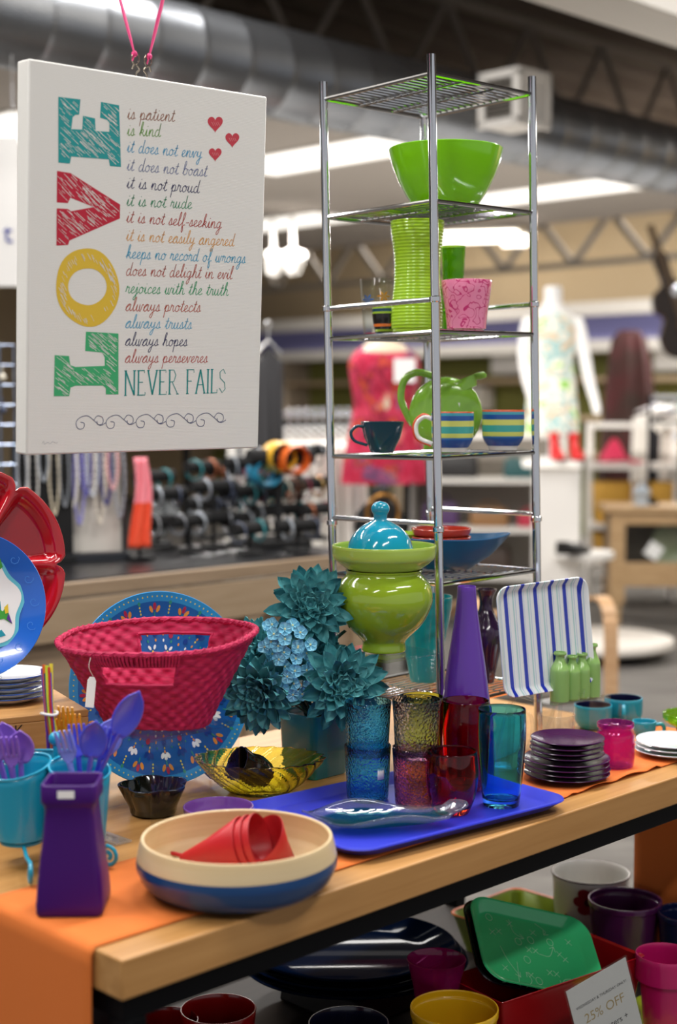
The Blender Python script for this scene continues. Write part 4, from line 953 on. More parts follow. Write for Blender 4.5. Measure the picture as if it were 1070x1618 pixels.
prof = [(r + .55 * math.sin(z * 1.25), z) for r, z in smooth_line([(a, b, 0) for a, b in prof], 3) for r, z in [(r, z)]] if False else [(r + .38 * math.sin(z * 1.25), z) for r, z in prof]
o = MB().lathe(scale(shell(prof, 3, 4), k), 48).build('ribbed_vase', LIME2, loc=p); tag(o, 'tall lime green ribbed vase with a narrow waist on the third tower shelf', 'vase')
GG = glass('green_glass', '#9fe03a', .03, bump=(45, .5), haze=.25, hazecol='#6fc01a')
p, k = on_tower(716, YC + .05, 2)
pr = scale(shell([(15, 0), (16, 10), (19, 68), (19.5, 70)], 1.6, 5), k)
for i in range(2):
    o = MB().lathe(pr, 32, wob=lambda a, z, r: 1 + .02 * math.cos(12 * a)).build('green_tumbler', GG, loc=p + Vector((0, 0, i * 66 * k))); tag(o, ['lower clear green tumbler hidden behind the pink patterned cup', 'upper clear green tumbler stacked above the pink patterned cup'][i], 'glass', 'stacked green tumblers on the tower')
m, nt, b = new_mat('pink_squiggle')
nz = N(nt, 'ShaderNodeTexNoise'); nz.inputs['Scale'].default_value = 52; nz.inputs['Detail'].default_value = 0; nz.inputs['Distortion'].default_value = 1.5
nt.links.new(coords(nt), nz.inputs['Vector'])
nt.links.new(ramp(nt, [(0, '#e583a6'), (.44, '#e583a6'), (.47, '#c2306e'), (.53, '#c2306e'), (.56, '#e583a6')], nz.outputs['Fac']), b.inputs['Base Color']); b.inputs['Roughness'].default_value = .15; b.inputs['Coat Weight'].default_value = .6
p, k = on_tower(737, YC - .07, 2)
o = MB().lathe(scale(shell([(27, 0), (31, 2), (33, 25), (38, 60), (40.5, 77)], 2.5, 4), k), 48).build('pink_cup', m, loc=p); tag(o, 'pink cup with darker squiggle pattern on the third tower shelf', 'cup')
p, k = on_tower(613, YC + .02, 2)
hh = 42 * k
o = MB().lathe(scale(shell(sm([(16, 0), (20, 2), (24, 22), (25, 42)]), 2, 3), k), 32).build('striped_cup', bands('dark_stripes', [(0, '#2a2a20'), (.08, '#8fae2a'), (.16, '#17140f'), (.26, '#d9702a'), (.36, '#17120f'), (.74, '#8fae2a'), (.82, '#173f55'), (.93, '#8fae2a')], hh), loc=p); tag(o, 'small black cup with lime and orange stripes behind the ribbed lime vase', 'cup')
p, k = on_tower(597, YC + .08, 2)
CLEAR = glass('clear_glass', '#eef3f2', .01)
t = thing('painted_tumbler', 'clear tumbler painted with blue and orange flowers on the third tower shelf', 'glass', p)
MB().lathe(scale(shell([(22, 0), (24, 20), (29, 88)], 1.5, 4), k), 32).build('glass', CLEAR, t)
for (ang, z, c, key) in ((-2.2, 55, '#2f5f9f', 'blue'), (-1.25, 60, '#e0962a', 'amber'), (-1.7, 44, '#3f7f9f', 'teal')):
    mb = MB(); r = 28 * k
    for q in range(6):
        a = q * PI / 3
        def P(da, dz): return ((r + .0006) * math.cos(ang + da), (r + .0006) * math.sin(ang + da), z * k + dz)
        mb.poly([P(0, 0), P(.25 * math.cos(a - .3), .007 * math.sin(a - .3)), P(.45 * math.cos(a), .0125 * math.sin(a)), P(.25 * math.cos(a + .3), .007 * math.sin(a + .3))])
    mb.build('painted_flower', mat('paint_' + key, c, .4), t)
def handle(pts, r, m, parent, name='handle', flat=1.0, n=10):
    return MB().tube(smooth_line(pts, 6), r, n, flat=flat).build(name, m, parent)
TEALD = mat('dark_teal_glaze', '#0f3a4a', .15, coat=.5)
p, k = on_tower(604, YC - .06, 3)
t = thing('teal_cup', 'dark teal square sided teacup at the left of the fourth tower shelf', 'cup', p, .15)
mb = MB(); L = []
for r, z in ((17, 0), (19, 3), (21, 10), (27, 24), (30, 38), (32, 49)): L.append((r * 2 * k, r * 2 * k * .9, z * k))
rect_shell(mb, L, [(60 * k, 54 * k, 49.5 * k), (52 * k, 46 * k, 30 * k), (32 * k, 28 * k, 6 * k)], .018, 8); mb.build('body', TEALD, t, angle=50)
handle([(-26 * k, 0, 40 * k), (-40 * k, 0, 42 * k), (-50 * k, 0, 32 * k), (-44 * k, 0, 19 * k), (-24 * k, 0, 12 * k)], .0032, TEALD, t)
# disc pitcher
GREENP = mat('green_pitcher_glaze', '#7fb239', .15, coat=.6)
p, k = on_tower(704, YC + .05, 3)
t = thing('disc_pitcher', 'round green disc pitcher behind the striped mugs on the fourth tower shelf', 'pitcher', p, -.12)
R_ = 58 * k; mb = MB(); rings = []
for j in range(21):
    a = -PI / 2 + PI * j / 20; z = R_ * .98 + R_ * math.sin(a) * 1.0; w = max(R_ * math.cos(a), .001); d_ = .36 * R_ * math.sqrt(max(math.cos(a), .0)) + .004
    if z < .01: w = max(w, .6 * R_)
    rings.append([(w * math.cos(q * PI / 16), d_ * math.sin(q * PI / 16), max(z, .0)) for q in range(32)])
mb.loft(rings)
mb.build('body', GREENP, t, angle=60)
mb = MB(); zt_ = R_ * 1.75
rings = []
for s_, z, cx_, w, d_ in ((0, 1.45 * R_, .12 * R_, 1.45 * R_, .33 * R_), (1, 1.72 * R_, .22 * R_, 1.25 * R_, .3 * R_), (2, 1.9 * R_, .4 * R_, 1.0 * R_, .24 * R_), (3, 1.98 * R_, .66 * R_, .72 * R_, .17 * R_), (4, 1.96 * R_, .9 * R_, .42 * R_, .1 * R_), (5, 1.93 * R_, 1.02 * R_, .16 * R_, .05 * R_)):
    rings.append([(cx_ + w * math.cos(q * PI / 12) * .5, d_ * math.sin(q * PI / 12), z + w * .5 * math.cos(q * PI / 12) * .4) for q in range(24)])
mb.loft(rings); mb.build('spout', GREENP, t, angle=60)
handle([(-.2 * R_, 0, 1.95 * R_), (-.75 * R_, 0, 2.1 * R_), (-1.12 * R_, 0, 1.9 * R_), (-1.22 * R_, 0, 1.4 * R_), (-1.05 * R_, 0, .95 * R_), (-.9 * R_, 0, .7 * R_)], .0075, GREENP, t)
MB().box((.3 * R_, -.37 * R_, 1.22 * R_), (.014, .001, .009), (0, .1, 0)).build('price_sticker', WHITEP, t)
# striped mugs
STR = [(0, '#e8e6e0'), (.1, '#1d4f9c'), (.3, '#2f6fae'), (.34, '#cfd36a'), (.45, '#3fa39c'), (.62, '#cfd36a'), (.76, '#1d4f9c'), (.88, '#3f97a8'), (.95, '#d9603a')]
RED_ = mat('handle_rim_red', '#e0532f', .25); WC = mat('white_china', '#e9e7e2', .15, coat=.5)
for i, (u, dy, lab, hs) in enumerate(((715, -.075, 'striped mug with a white handle at the near corner of the tower', -1), (795, -.02, 'striped mug at the right side of the fourth tower shelf', 0))):
    p, k = on_tower(u, YC + dy, 3)
    t = thing('striped_mug', lab, 'mug', p, 0, 'striped mugs on the tower')
    MB().lathe(scale(shell(sm([(22, 0), (24, 5), (30, 14), (33, 26), (33.5, 62)], 4), 2.4, 4), k), 48).build('body', bands('mug_stripes', STR, 64 * k), t)
    a = PI * .93 if i == 0 else 1.2
    hp = [(30, 50), (45, 55), (58, 42), (54, 22), (32, 12)]
    handle([(r * k * math.cos(a), r * k * math.sin(a), z * k) for r, z in hp], .0045, WC, t)
    handle([(r * k * 1.06 * math.cos(a), r * k * 1.06 * math.sin(a), 32 * k + (z - 32) * k * 1.13) for r, z in hp], .003, RED_, t, 'handle_edge')
# blue boat bowl with red and lime bowls nested in it
BLUEB = mat('blue_bowl_glaze', '#08527e', .4, spec=.3)
p, k = on_tower(706, YC + .0, 4)
t = thing('boat_bowl', 'blue pointed oval bowl on the fifth tower shelf', 'bowl', p, -.12)
def boat(a, z, r): return 1.0
rings = []
def brow(w, d_, z, lift): return [(w * math.copysign(abs(math.cos(a)) ** .85, math.cos(a)), d_ * math.sin(a), z + lift * abs(math.cos(a)) ** 3) for a in [q * 2 * PI / 48 for q in range(48)]]
for w, d_, z, lf in ((36, 26, 0, 0), (48, 40, 8, 0), (70, 55, 22, 1), (90, 64, 40, 4), (100, 68, 50, 7)): rings.append(brow(w * k, d_ * k, z * k, lf * k))
for w, d_, z, lf in ((97, 65, 51, 7), (86, 60, 40, 4), (66, 50, 24, 1), (40, 30, 8, 0)): rings.append(brow(w * k, d_ * k, z * k, lf * k))
MB().loft(rings).build('body', BLUEB, t, angle=60)
REDB = mat('terracotta_red_glaze', '#c8402a', .22, coat=.4)
pr = scale(shell(sm([(28, 0), (36, 3), (44, 8), (47, 17)]), 2.5, 3), k)
for i in range(2):
    o = MB().lathe(pr, 48).build('red_bowl', REDB, loc=p + Vector((-.012, -.012, (34 + i * 13) * k))); tag(o, ['lower red shallow bowl nested in the blue boat bowl', 'upper red shallow bowl on top of the other inside the blue boat bowl'][i], 'bowl', 'red bowls nested in the blue bowl')
o = MB().lathe(scale(shell(sm([(20, 0), (28, 4), (34, 14)]), 2, 3), k), 36).build('lime_dish', LIME2, loc=p + Vector((-.062, .03, 40 * k))); tag(o, 'little lime dish peeking out behind the red bowls', 'bowl')
# bottom tower shelf: plum urn and teal conical vase
PLUM = mat('plum_glaze', '#2c1636', .15, coat=.6)
p, k = on_tower(767, YC + .0, 5)
o = MB().lathe(scale(shell(sm([(13, 0), (14, 4), (21, 38), (27, 66), (27, 84), (18, 103), (11, 118), (11, 134), (17, 148)]), 2.4, 4), k), 40).build('plum_urn', PLUM, loc=p); tag(o, 'dark plum urn with flared lip between the purple bottle and striped tray', 'vase')
TEALG = mat('teal_glaze', '#16a0a6', .15, coat=.5)
p, k = on_tower(670, YC + .03, 5)
o = MB().lathe(scale(shell(sm([(20, 0), (23, 6), (33, 60), (42, 110), (45, 134)]), 2.5, 4), k), 40).build('teal_vase', TEALG, loc=p); tag(o, 'teal glossy conical vase inside the tower behind the lime pot', 'vase')
# ------------------------------------------------------------------ things on the table
TB = T + .0008                             # on the bare wood
TR = T + .004                              # on the runner
def put(u, v, z=TB): p = on_z(u, v, z); return p, px_m(p)
def axis_rot(d, up='Y'): return Vector(d).to_track_quat('Z', up).to_euler()
# square purple vase
PURP = mat('purple_frosted_glass', '#3c0866', .35, spec=.3)
p, k = put(117, 1432, TR)
t = thing('square_vase', 'square purple frosted vase with a price sticker at the table near corner', 'vase', p, .02)
mb = MB(); L = [(98, 0), (104, 4), (104, 18), (99, 50), (91, 90), (83, 122), (78, 150), (76, 166), (80, 172), (86, 176), (87, 180), (87, 203)]
I = [(84, 205), (81, 205), (78, 203), (77, 178), (69, 166), (76, 90), (92, 10)]
rect_shell(mb, [(w * k, w * k, z * k) for w, z in L], [(w * k, w * k, z * k) for w, z in I], .009, 5); mb.build('body', PURP, t, angle=50)
MB().box((-3 * k, -43.8 * k, 191 * k), (26 * k, .0006, 12 * k)).build('price_sticker', WHITEP, t)

# shallow wooden bowl with blue lacquer, red cones in it
BAMB = wood('spun_bamboo', '#dcc8a2', '#cbb184', .4, (1, 1, 22), coat=.15)
LACQ = mat('blue_lacquer', '#123f72', .3, coat=.25)
p, k = put(375, 1404, TR)
t = thing('wooden_bowl', 'wide wooden bowl with a blue lacquered underside in front', 'bowl', p)
bowl = t
pr = shell(sm([(104, 0), (126, 4), (146, 18), (157, 38), (158, 50), (155, 68), (151, 84)], 6), 6, 7)
kz = [z for r, z in pr]; im = kz.index(max(kz))
MB().lathe(scale(pr, k), 72, mfun=lambda q: 1 if q < im and pr[q][1] < 53 else 0).build('body', [BAMB, LACQ], t)
REDC = mat('red_melamine', '#ad1d24', .4, spec=.35)
def cone(a, m_, r, label, hd=False):
    a = Vector(a); m_ = Vector(m_); L = (m_ - a).length
    t = thing('red_scoop', label, 'scoop', a, rot=axis_rot(m_ - a), group='red scoops in the wooden bowl')
    pr = [(1e-4, 0), (.006, .001), (r * .5, L * .48), (r, L), (r - .0006, L + .0012), (r - .0022, L), (r * .5 - .002, L * .49), (1e-4, .008)]
    MB().lathe(pr, 40).build('cone', REDC, t, angle=60)
    if hd:
        lp = smooth_line([(0, .004, .002), (0, .010, -.014), (0, .004, -.03), (0, -.006, -.034), (0, -.012, -.02), (0, -.006, 0)], 5)
        MB().tube(lp, .0032, 8).build('handle', REDC, t)
    return t
zb = T + .013
a = on_z(286, 1356, zb + .010); m_ = on_z(386, 1334, zb + .040)
dx = (m_ - a).normalized()
for i, lab in enumerate(('front red cone scoop with a looped tip, lying in the wooden bowl', 'second red cone scoop, nested inside the looped one', 'third red cone scoop, nested deepest with its rim farthest right')):
    cone(a + dx * .0125 * i, m_ + dx * .0125 * i, .041, lab, i == 0)
a2 = on_z(462, 1358, zb + .008); m2 = m_ + dx * .03 + Vector((.0, .012, -.002))
cone(a2, m2, .040, 'red cone scoop pointing right, opposite the nested ones in the bowl')

# blue tray
TRAY = mat('blue_plastic_tray', '#2832bc', .45)
ct = tab(.725, .188, TR); t = thing('blue_tray', 'royal blue plastic serving tray under the colored glasses', 'tray', ct, Q - .10)
mb = MB(); w_, h_ = .485, .335
rect_shell(mb, [(w_ - .05, h_ - .05, 0), (w_ - .034, h_ - .034, .003), (w_ - .004, h_ - .004, .0155), (w_, h_, .0165)], [(w_ - .002, h_ - .002, .0185), (w_ - .016, h_ - .016, .0185), (w_ - .04, h_ - .04, .006), (w_ - .06, h_ - .06, .005)], .045, 8)
mb.build('tray', TRAY, t, angle=50); ZTR = TR + .0055
# leaf shaped art glass dish
DISH = glass('teal_art_glass', '#3f8f88', .03, bump=(60, .25), haze=.35, hazecol='#0f5f60')
DRIM = glass('grey_art_glass', '#b9bcc6', .03, bump=(50, .3), haze=.22, hazecol='#9aa0b0')
p, k = put(596, 1305, ZTR + .002)
def dish(u, v, top=0.0):
    a = 2 * PI * u; r = 1 - v
    ex = (.128 if math.cos(a) > 0 else .122); ey = .056 + .006 * math.cos(3 * a)
    tail = .02 * max(0, math.cos(a)) ** 12
    x = (ex + tail) * r * math.cos(a); y = ey * r * math.sin(a) * (1 - .25 * max(0, math.cos(a)) ** 2)
    z = .0225 * r ** 2.2 + .006 * r ** 3 * math.sin(4 * a + .6) + (.008 * r ** 4 if math.cos(a) > .9 else 0)
    return (x, y, z + .001)
o = MB().grid(dish, 72, 14, True, mfun=lambda u, v: 1 if v < .24 else 0).build('glass_dish', [DISH, DRIM], loc=p, rot=(0, 0, .06), solid=.0035, angle=60)
tag(o, 'teal leaf shaped art glass dish lying across the front of the blue tray', 'dish')

# drinking glasses
BLUEG = solid_glass('blue_pebbled_acrylic', '#78cdf6', .04, (240, .35))
CLRG = solid_glass('clear_pebbled_acrylic', '#f0eef0', .03, (200, .4))
PINKG = solid_glass('pink_pebbled_acrylic', '#f8a8d0', .04, (220, .35))
LIMEG = solid_glass('lime_acrylic', '#dcf050')
REDG = solid_glass('ruby_glass', '#ff4058')
SKYG = solid_glass('azure_glass', '#66d4f8')
CLEARB = solid_glass('clear_base', '#f2f5f6')
def tumbler(name, label, p, prof, m, th=.0022, floor=.006, group=None, base=None, n=48, wob=None):
    o = MB().lathe(shell(prof, th, floor), n, wob=wob, mfun=(lambda q: 1 if (q < 2) else 0) if base else None).build(name, [m, base] if base else m, loc=p)
    return tag(o, label, 'glass', group)
p, k = put(581, 1262, ZTR + .0008)
pr = scale([(30, 0), (32, 1.5), (33, 6), (35.5, 55), (37, 86)], k)
tumbler('blue_tumbler', 'lower pebbled blue tumbler of the stacked pair, with a price sticker', p, pr, BLUEG, floor=.008, group='stacked blue tumblers')
o = MB().grid(lambda u, v: ((34.9 + v * .3) * k * math.sin((u - .5) * .36 + .62), -(34.9 + v * .3) * k * math.cos((u - .5) * .36 + .62), (38 + 18 * v) * k), 6, 2).build('price_sticker', WHITEP, bpy.data.objects['blue_tumbler'], solid=.0004)
tumbler('blue_tumbler', 'upper pebbled blue tumbler stacked inside the lower one', p + Vector((0, 0, 70 * k)), pr, BLUEG, floor=.008, group='stacked blue tumblers')
p, k = put(658, 1271, ZTR + .0008)
pr = scale([(31, 0), (33, 1.5), (34, 6), (36.5, 58), (38.5, 92)], k)
tumbler('pebbled_tumbler', 'lower pink tinted pebbled tumbler in the pair beside the short red glass', p, pr, PINKG, floor=.008, group='stacked pebbled tumblers')
tumbler('pebbled_tumbler', 'upper clear pebbled tumbler stacked on the pink one', p + Vector((0, 0, 76 * k)), pr, CLRG, floor=.005, group='stacked pebbled tumblers')
p = tab(.835, .247, ZTR + .0008); k = px_m(p)
tumbler('lime_tumbler', 'lime green tumbler standing behind the clear and pink pair', p, scale([(29, 0), (31, 3), (33, 60), (35.5, 150)], k), LIMEG)
p, k = put(735, 1247, ZTR + .0008)
tumbler('tall_red_glass', 'tall ruby red glass behind the short red glass', p, scale([(24, 0), (27, 2), (31, 15), (35, 60), (37, 100), (37, 142)], k), REDG, floor=.012)
p, k = put(714, 1283, ZTR + .0008)
tumbler('short_red_glass', 'short rounded ruby red glass at the front of the blue tray', p, scale(sm([(25, 0), (29, 4), (38, 30), (41.5, 58), (41, 78), (39, 98)], 5), k), REDG, floor=.011, base=CLEARB)
p, k = put(792, 1271, ZTR + .0008)
tumbler('tall_blue_glass', 'tall clear azure glass at the right end of the blue tray', p, scale(sm([(27, 0), (29, 4), (33, 40), (37.5, 95), (38.5, 125), (37.5, 153)], 5), k), SKYG, floor=.012, base=CLEARB)

# tall purple bottle vase
VIO = mat('violet_glaze', '#5a2c9e', .22, coat=.5)
p = tab(.978, .264, TR); k = px_m(p)
o = MB().lathe(scale(shell(sm([(40, 0), (43, 6), (43, 40), (41, 90), (33, 160), (24, 220), (17, 270), (14.5, 304)], 5), 2, 4), k), 48).build('bottle_vase', VIO, loc=p)
tag(o, 'tall tapering violet bottle vase behind the red glasses', 'vase')

# stack of dark plates
PLUMP = mat('plum_plate_glaze', '#3a1440', .22, spec=.28)
p = tab(1.105, .128, TR); k = px_m(p)
def plate_prof(r, h): return [(1e-4, .0), (r * .55, 0), (r * .6, .0015), (r * .72, h * .35), (r * .97, h), (r, h + .0012), (r * .985, h + .0026), (r * .72, h * .35 + .003), (r * .58, .0045), (1e-4, .0045)]
z = 0
for i in range(8):
    big = i < 4; r = .079 if big else .068; sp_ = .0093
    o = MB().lathe(plate_prof(r, .011 if big else .0105), 56).build('dinner_plate' if big else 'side_plate', PLUMP, loc=p + Vector((.0012 * math.sin(i * 2.1), .001 * math.cos(i * 1.7), z)))
    tag(o, ('%s of the four large plum plates in the lower half of the stack' % ('lowest', 'second', 'third', 'topmost')[i]) if big else ('%s of the four smaller plum plates on top of the stack' % ('lowest', 'second', 'third', 'topmost')[i - 4]), 'plate', 'stack of plum plates'); z += sp_
# magenta jar
MAGG = glass('magenta_glass', '#d850c0', .03, bump=(90, .25), haze=.2, hazecol='#a81890')
p, k = put(972, 1210, TR)
o = MB().lathe(scale(shell(sm([(26, 0), (29, 3), (30, 14), (30, 48), (27, 57), (25, 60), (29, 63), (29, 69)], 4), 2, 4), k), 40).build('glass_jar', MAGG, loc=p); tag(o, 'magenta glass jar with a rolled rim beside the plum plates', 'jar')
# turquoise mugs and cup
TURQ = mat('turquoise_glaze', '#1f93ad', .2, coat=.4); NAVYI = mat('navy_glaze', '#0a0f34', .4, spec=.25)
def mug(name, label, p, k, r, h, ang, group=None, inner=NAVYI, cup=False):
    t = thing(name, label, 'cup' if cup else 'mug', p, 0, group)
    pr = shell(sm([(r * .62, 0), (r * .74, 2), (r * .95, h * .3), (r, h * .6), (r, h)], 4) if not cup else sm([(r * .5, 0), (r * .7, 3), (r * .95, h * .5), (r, h)], 4), 2.2, 3)
    kz = [z for _, z in pr]; im = kz.index(max(kz))
    MB().lathe(scale(pr, k), 44, mfun=lambda q: 1 if q > im else 0).build('body', [TURQ, inner], t)
    handle([(rr * k * math.cos(ang), rr * k * math.sin(ang), zz * k) for rr, zz in ((r * .95, h * .82), (r * 1.4, h * .85), (r * 1.62, h * .58), (r * 1.4, h * .28), (r * .9, h * .2))], 3.2 * k, TURQ, t)
p, k = put(937, 1150, TB); mug('turquoise_mug', 'turquoise mug with dark inside nearest the magenta jar', p, k, 30, 37, 1.9, 'turquoise mugs')
p = tab(1.552, .352, TB); k = px_m(p); p, k = put(985, 1143, TB); mug('turquoise_mug', 'turquoise mug with dark inside farther back, next to the small cup', p, k, 30, 41, -1.75, 'turquoise mugs')
p, k = put(1018, 1166, TB); mug('small_turquoise_cup', 'small turquoise cup in front of the back mug', p, k, 19, 27, -.2, None, TURQ, True)
# white plates
WPL = mat('white_plate_glaze', '#dfe3e8', .2, coat=.4, vary=('#c3ccd8', 6))
p = tab(1.405, .092, TR)
for i in range(3):
    o = MB().lathe(plate_prof(.074, .010), 56).build('white_plate', WPL, loc=p + Vector((.001 * i, 0, i * .0088))); tag(o, ('lowest', 'middle', 'topmost')[i] + ' of the three pale plates stacked at the table right end', 'plate', 'stack of pale plates')
# lime glass bowl and a raspberry glass under it
LG = glass('lime_cut_glass', '#9fd12e', .03, bump=(55, .8), haze=.3, hazecol='#7fc018')
p = tab(1.548, .135, TR)
o = MB().lathe(shell([(.024, 0), (.03, .004), (.034, .022)], .003), 36).build('raspberry_dish', mat('raspberry_glaze', '#9c1a58', .15, coat=.5), loc=p); tag(o, 'raspberry red dish holding the lime cut glass bowl', 'dish')
o = MB().lathe(shell(sm([(.026, 0), (.045, .008), (.058, .018), (.06, .03)], 4), .004), 60, wob=lambda a, z, r: 1 + .03 * math.cos(16 * a)).build('cut_glass_bowl', LG, loc=p + Vector((0, 0, .0225))); tag(o, 'lime green cut glass bowl at the right edge of the table', 'bowl')

# clear pitcher, pebbled riser with green bottles, striped tray on an easel
p = tab(1.082, .262, TR); p.z = TR; k = px_m(p)
t = thing('clear_pitcher', 'small clear glass pitcher with a spout behind the tall blue glass', 'pitcher', p, .2)
mb = MB().lathe(shell(sm([(.026, 0), (.028, .004), (.031, .06), (.034, .112)], 5), .002, .006), 40, wob=lambda a, z, r: 1 + (.22 * max(0, math.cos(a - 2.9)) ** 10 if z > .095 else 0) * (z - .095) / .017)
mb.build('body', CLEAR, t); handle([(.032, 0, .1), (.055, 0, .1), (.06, 0, .065), (.048, 0, .03), (.03, 0, .026)], .0035, CLEAR, t)
PEB = glass('pebbled_riser', '#e6e9e8', .05, bump=(70, 1.0), haze=.04, hazecol='#ffffff')
yaw = .60; RC = on_z(905, 1103, .9075); RC.z = TB
ACR = glass('acrylic', '#eef3f4', .01)
t = thing('bottle_riser', 'small clear acrylic riser under the green bottles', 'display riser', RC, yaw)
MB().box((0, 0, .1255), (.15, .056, .003)).build('top', ACR, t, bevel=.0008)
for x in (-.0735, .0735): MB().box((x, 0, .062), (.003, .056, .124)).build('leg_panel', ACR, t, bevel=.0008)
o = MB().lathe(shell(sm([(.026, 0), (.03, .003), (.034, .05), (.036, .10)], 5), .003, .006), 40).build('pebbled_jar', PEB, loc=RC + Vector((-.034, -.022, 0)))
tag(o, 'clear pebbled glass jar under the riser of the green bottles', 'jar')
SAGE = mat('sage_bottle_glaze', '#8fb968', .22, coat=.5)
pb = on_z(912, 1101, .91); pb.z = TB + .1275
t = thing('bottle_vase_cluster', 'row of four joined pale green milk bottle vases on the clear riser', 'vase', pb, .62)
for i, (x, r, h) in enumerate(((-.0425, .0185, .092), (-.0135, .0155, .083), (.013, .0155, .085), (.0405, .017, .100))):
    MB().lathe(shell(sm([(r * .9, 0), (r, .003), (r, h * .55), (r * .9, h * .68), (r * .5, h * .84), (r * .48, h * .93), (r * .66, h * .955), (r * .66, h)], 4), .0018, .004), 28).build('bottle', SAGE, t, loc=(x, (.004, 0, 0, .002)[i], 0))
# striped tray
TW_, TH_ = .21, .21; TC = Vector((.39486247, 2.73797979, 1.03165466)); TRr = Euler((-.07776, -.05544, .46339))
t = thing('striped_tray', 'square white tray with blue and aqua stripes propped up behind the green bottles', 'tray', TC, rot=TRr)
m, nt, b = new_mat('stripe_glaze'); tc = N(nt, 'ShaderNodeTexCoord'); sx = N(nt, 'ShaderNodeSeparateXYZ'); nt.links.new(tc.outputs['Object'], sx.inputs[0])
a1 = N(nt, 'ShaderNodeMath', operation='MULTIPLY_ADD'); a1.inputs[1].default_value = 1 / .0335; a1.inputs[2].default_value = 10.08; nt.links.new(sx.outputs[0], a1.inputs[0])
fr = N(nt, 'ShaderNodeMath', operation='FRACT'); nt.links.new(a1.outputs[0], fr.inputs[0])
nt.links.new(ramp(nt, [(0, '#e9edee'), (.2, '#a9d0d0'), (.28, '#e9edee'), (.36, '#a9c4dc'), (.4, '#e9edee'), (.62, '#2438b0'), (.87, '#e9edee'), (.93, '#a9c4dc'), (.96, '#e9edee')], fr.outputs[0], 'CONSTANT'), b.inputs['Base Color'])
b.inputs['Roughness'].default_value = .15; b.inputs['Coat Weight'].default_value = .5
mb = MB(); rect_shell(mb, [(TW_ - .03, TH_ - .03, -.014), (TW_ - .02, TH_ - .02, -.013), (TW_ - .003, TH_ - .003, -.001), (TW_, TH_, 0)], [(TW_ - .002, TH_ - .002, .0015), (TW_ - .006, TH_ - .006, .001), (TW_ - .024, TH_ - .024, -.0095), (TW_ - .034, TH_ - .034, -.0105)], .026, 8)
mb.move(Matrix.Rotation(PI / 2, 4, 'X')); mb.build('tray', m, t, angle=50)
pe = TC + TRr.to_matrix() @ Vector((0, .016, -TH_ / 2)); 
t = thing('plate_easel', 'clear acrylic easel propping up the striped tray', 'easel', (pe.x, pe.y, TB), TRr.z)
hz = pe.z - TB - .006
for x in (-.055, .055): MB().tube([(x, .04, 0.004), (x, .028, hz), (x, .04, hz + .12)], .004, 8).tube([(x, -.045, hz + .012), (x, -.043, hz), (x, .028, hz)], .0032, 8).tube([(x, .028, hz), (x, .1, .004)], .004, 8).build('arm', ACR, t)
MB().tube([(-.055, .04, .02), (.055, .04, .02)], .0035, 8).build('crossbar', ACR, t)

# acrylic riser with the lime pot, dish and blue dome
RZ = 1.02
c = tab(.872, .372, TB)
t = thing('acrylic_riser', 'tall clear acrylic riser carrying the lime pot beside the planter', 'display riser', c, Q)
h = RZ - TB
MB().box((0, 0, h - .0025), (.145, .15, .005)).build('top', ACR, t, bevel=.001)
for y in (-.0725, .0725): MB().box((0, y, (h - .005) / 2), (.145, .005, h - .005)).build('leg_panel', ACR, t, bevel=.001)
LIMEC = mat('lime_glaze', '#97b52c', .12, coat=.7)
p = Vector((c.x, c.y, RZ + .0008)); k = px_m(p)
o = MB().lathe(scale(shell(sm([(34, 0), (35, 3), (34, 14), (40, 22), (60, 42), (73, 66), (77, 84), (73, 104), (62, 118), (59, 124), (61, 128)], 5), 3, 5), k), 64).build('lime_pot', LIMEC, loc=p); tag(o, 'round glossy lime pot on the tall acrylic riser', 'pot')
p2 = p + Vector((0, 0, 128.8 * k + .001))
LIMEL = mat('pale_lime_glaze', '#a9c452', .18, coat=.5)
o = MB().lathe(scale(shell(sm([(58, 0), (61, 2), (74, 12), (81, 20), (82, 37)], 5), 3.5, 4), k), 64).build('lime_dish', LIMEL, loc=p2); tag(o, 'pale lime saucer dish resting on the mouth of the lime pot', 'dish')
CYAN = mat('cyan_glaze', '#1b95b5', .12, coat=.7)
p3 = p2 + Vector((-6 * k, -2 * k, 5 * k))
pr = sm([(54, 0), (54, 12), (52, 28), (45, 46), (33, 60), (18, 69), (11, 73), (11, 80), (14, 86), (14.5, 92), (10, 99), (1e-3, 102)], 6)
t = thing('butter_dome', 'bright blue glazed dome lid with a knob sitting in the lime saucer', 'dome lid', p3)
ki = min(i for i, q in enumerate(pr) if q[1] > 73.5)
MB().lathe(scale([(1e-4, 0)] + pr[:ki + 1], k), 56).build('dome', CYAN, t)
MB().lathe(scale(pr[ki:], k), 40).build('knob', CYAN, t)
# ------------------------------------------------------------------ planter with artificial flowers
PTEAL = mat('teal_planter_glaze', '#0f8296', .25, coat=.35)
pc = tab(.815, .497, TB)
t = thing('flower_planter', 'square teal planter of artificial teal dahlias and small blue blossoms', 'potted flowers', pc, Q)
mb = MB(); s_ = .098; hP = .118
rect_shell(mb, [(s_ * .9, s_ * .9, 0), (s_ * .92, s_ * .92, .002), (s_ * 1.0, s_ * 1.0, hP - .008), (s_ * 1.03, s_ * 1.03, hP)], [(s_ * 1.0, s_ * 1.0, hP + .001), (s_ * .92, s_ * .92, hP - .004), (s_ * .86, s_ * .86, .01)], .012, 5)
mb.build('planter', PTEAL, t, angle=50)
MB().box((0, 0, hP - .02), (s_ * .9, s_ * .9, .02)).build('foam', mat('dark_foam', '#0d1414', .95), t)
TI = Matrix.Translation(pc) @ Matrix.Rotation(Q, 4, 'Z'); TInv = TI.inverted()
PET = mat('teal_petal', '#6cb6ba', .5, vary=('#4a9aa2', 55, (1, 1, 1))); PETD = mat('deep_teal_petal', '#357a84', .6)
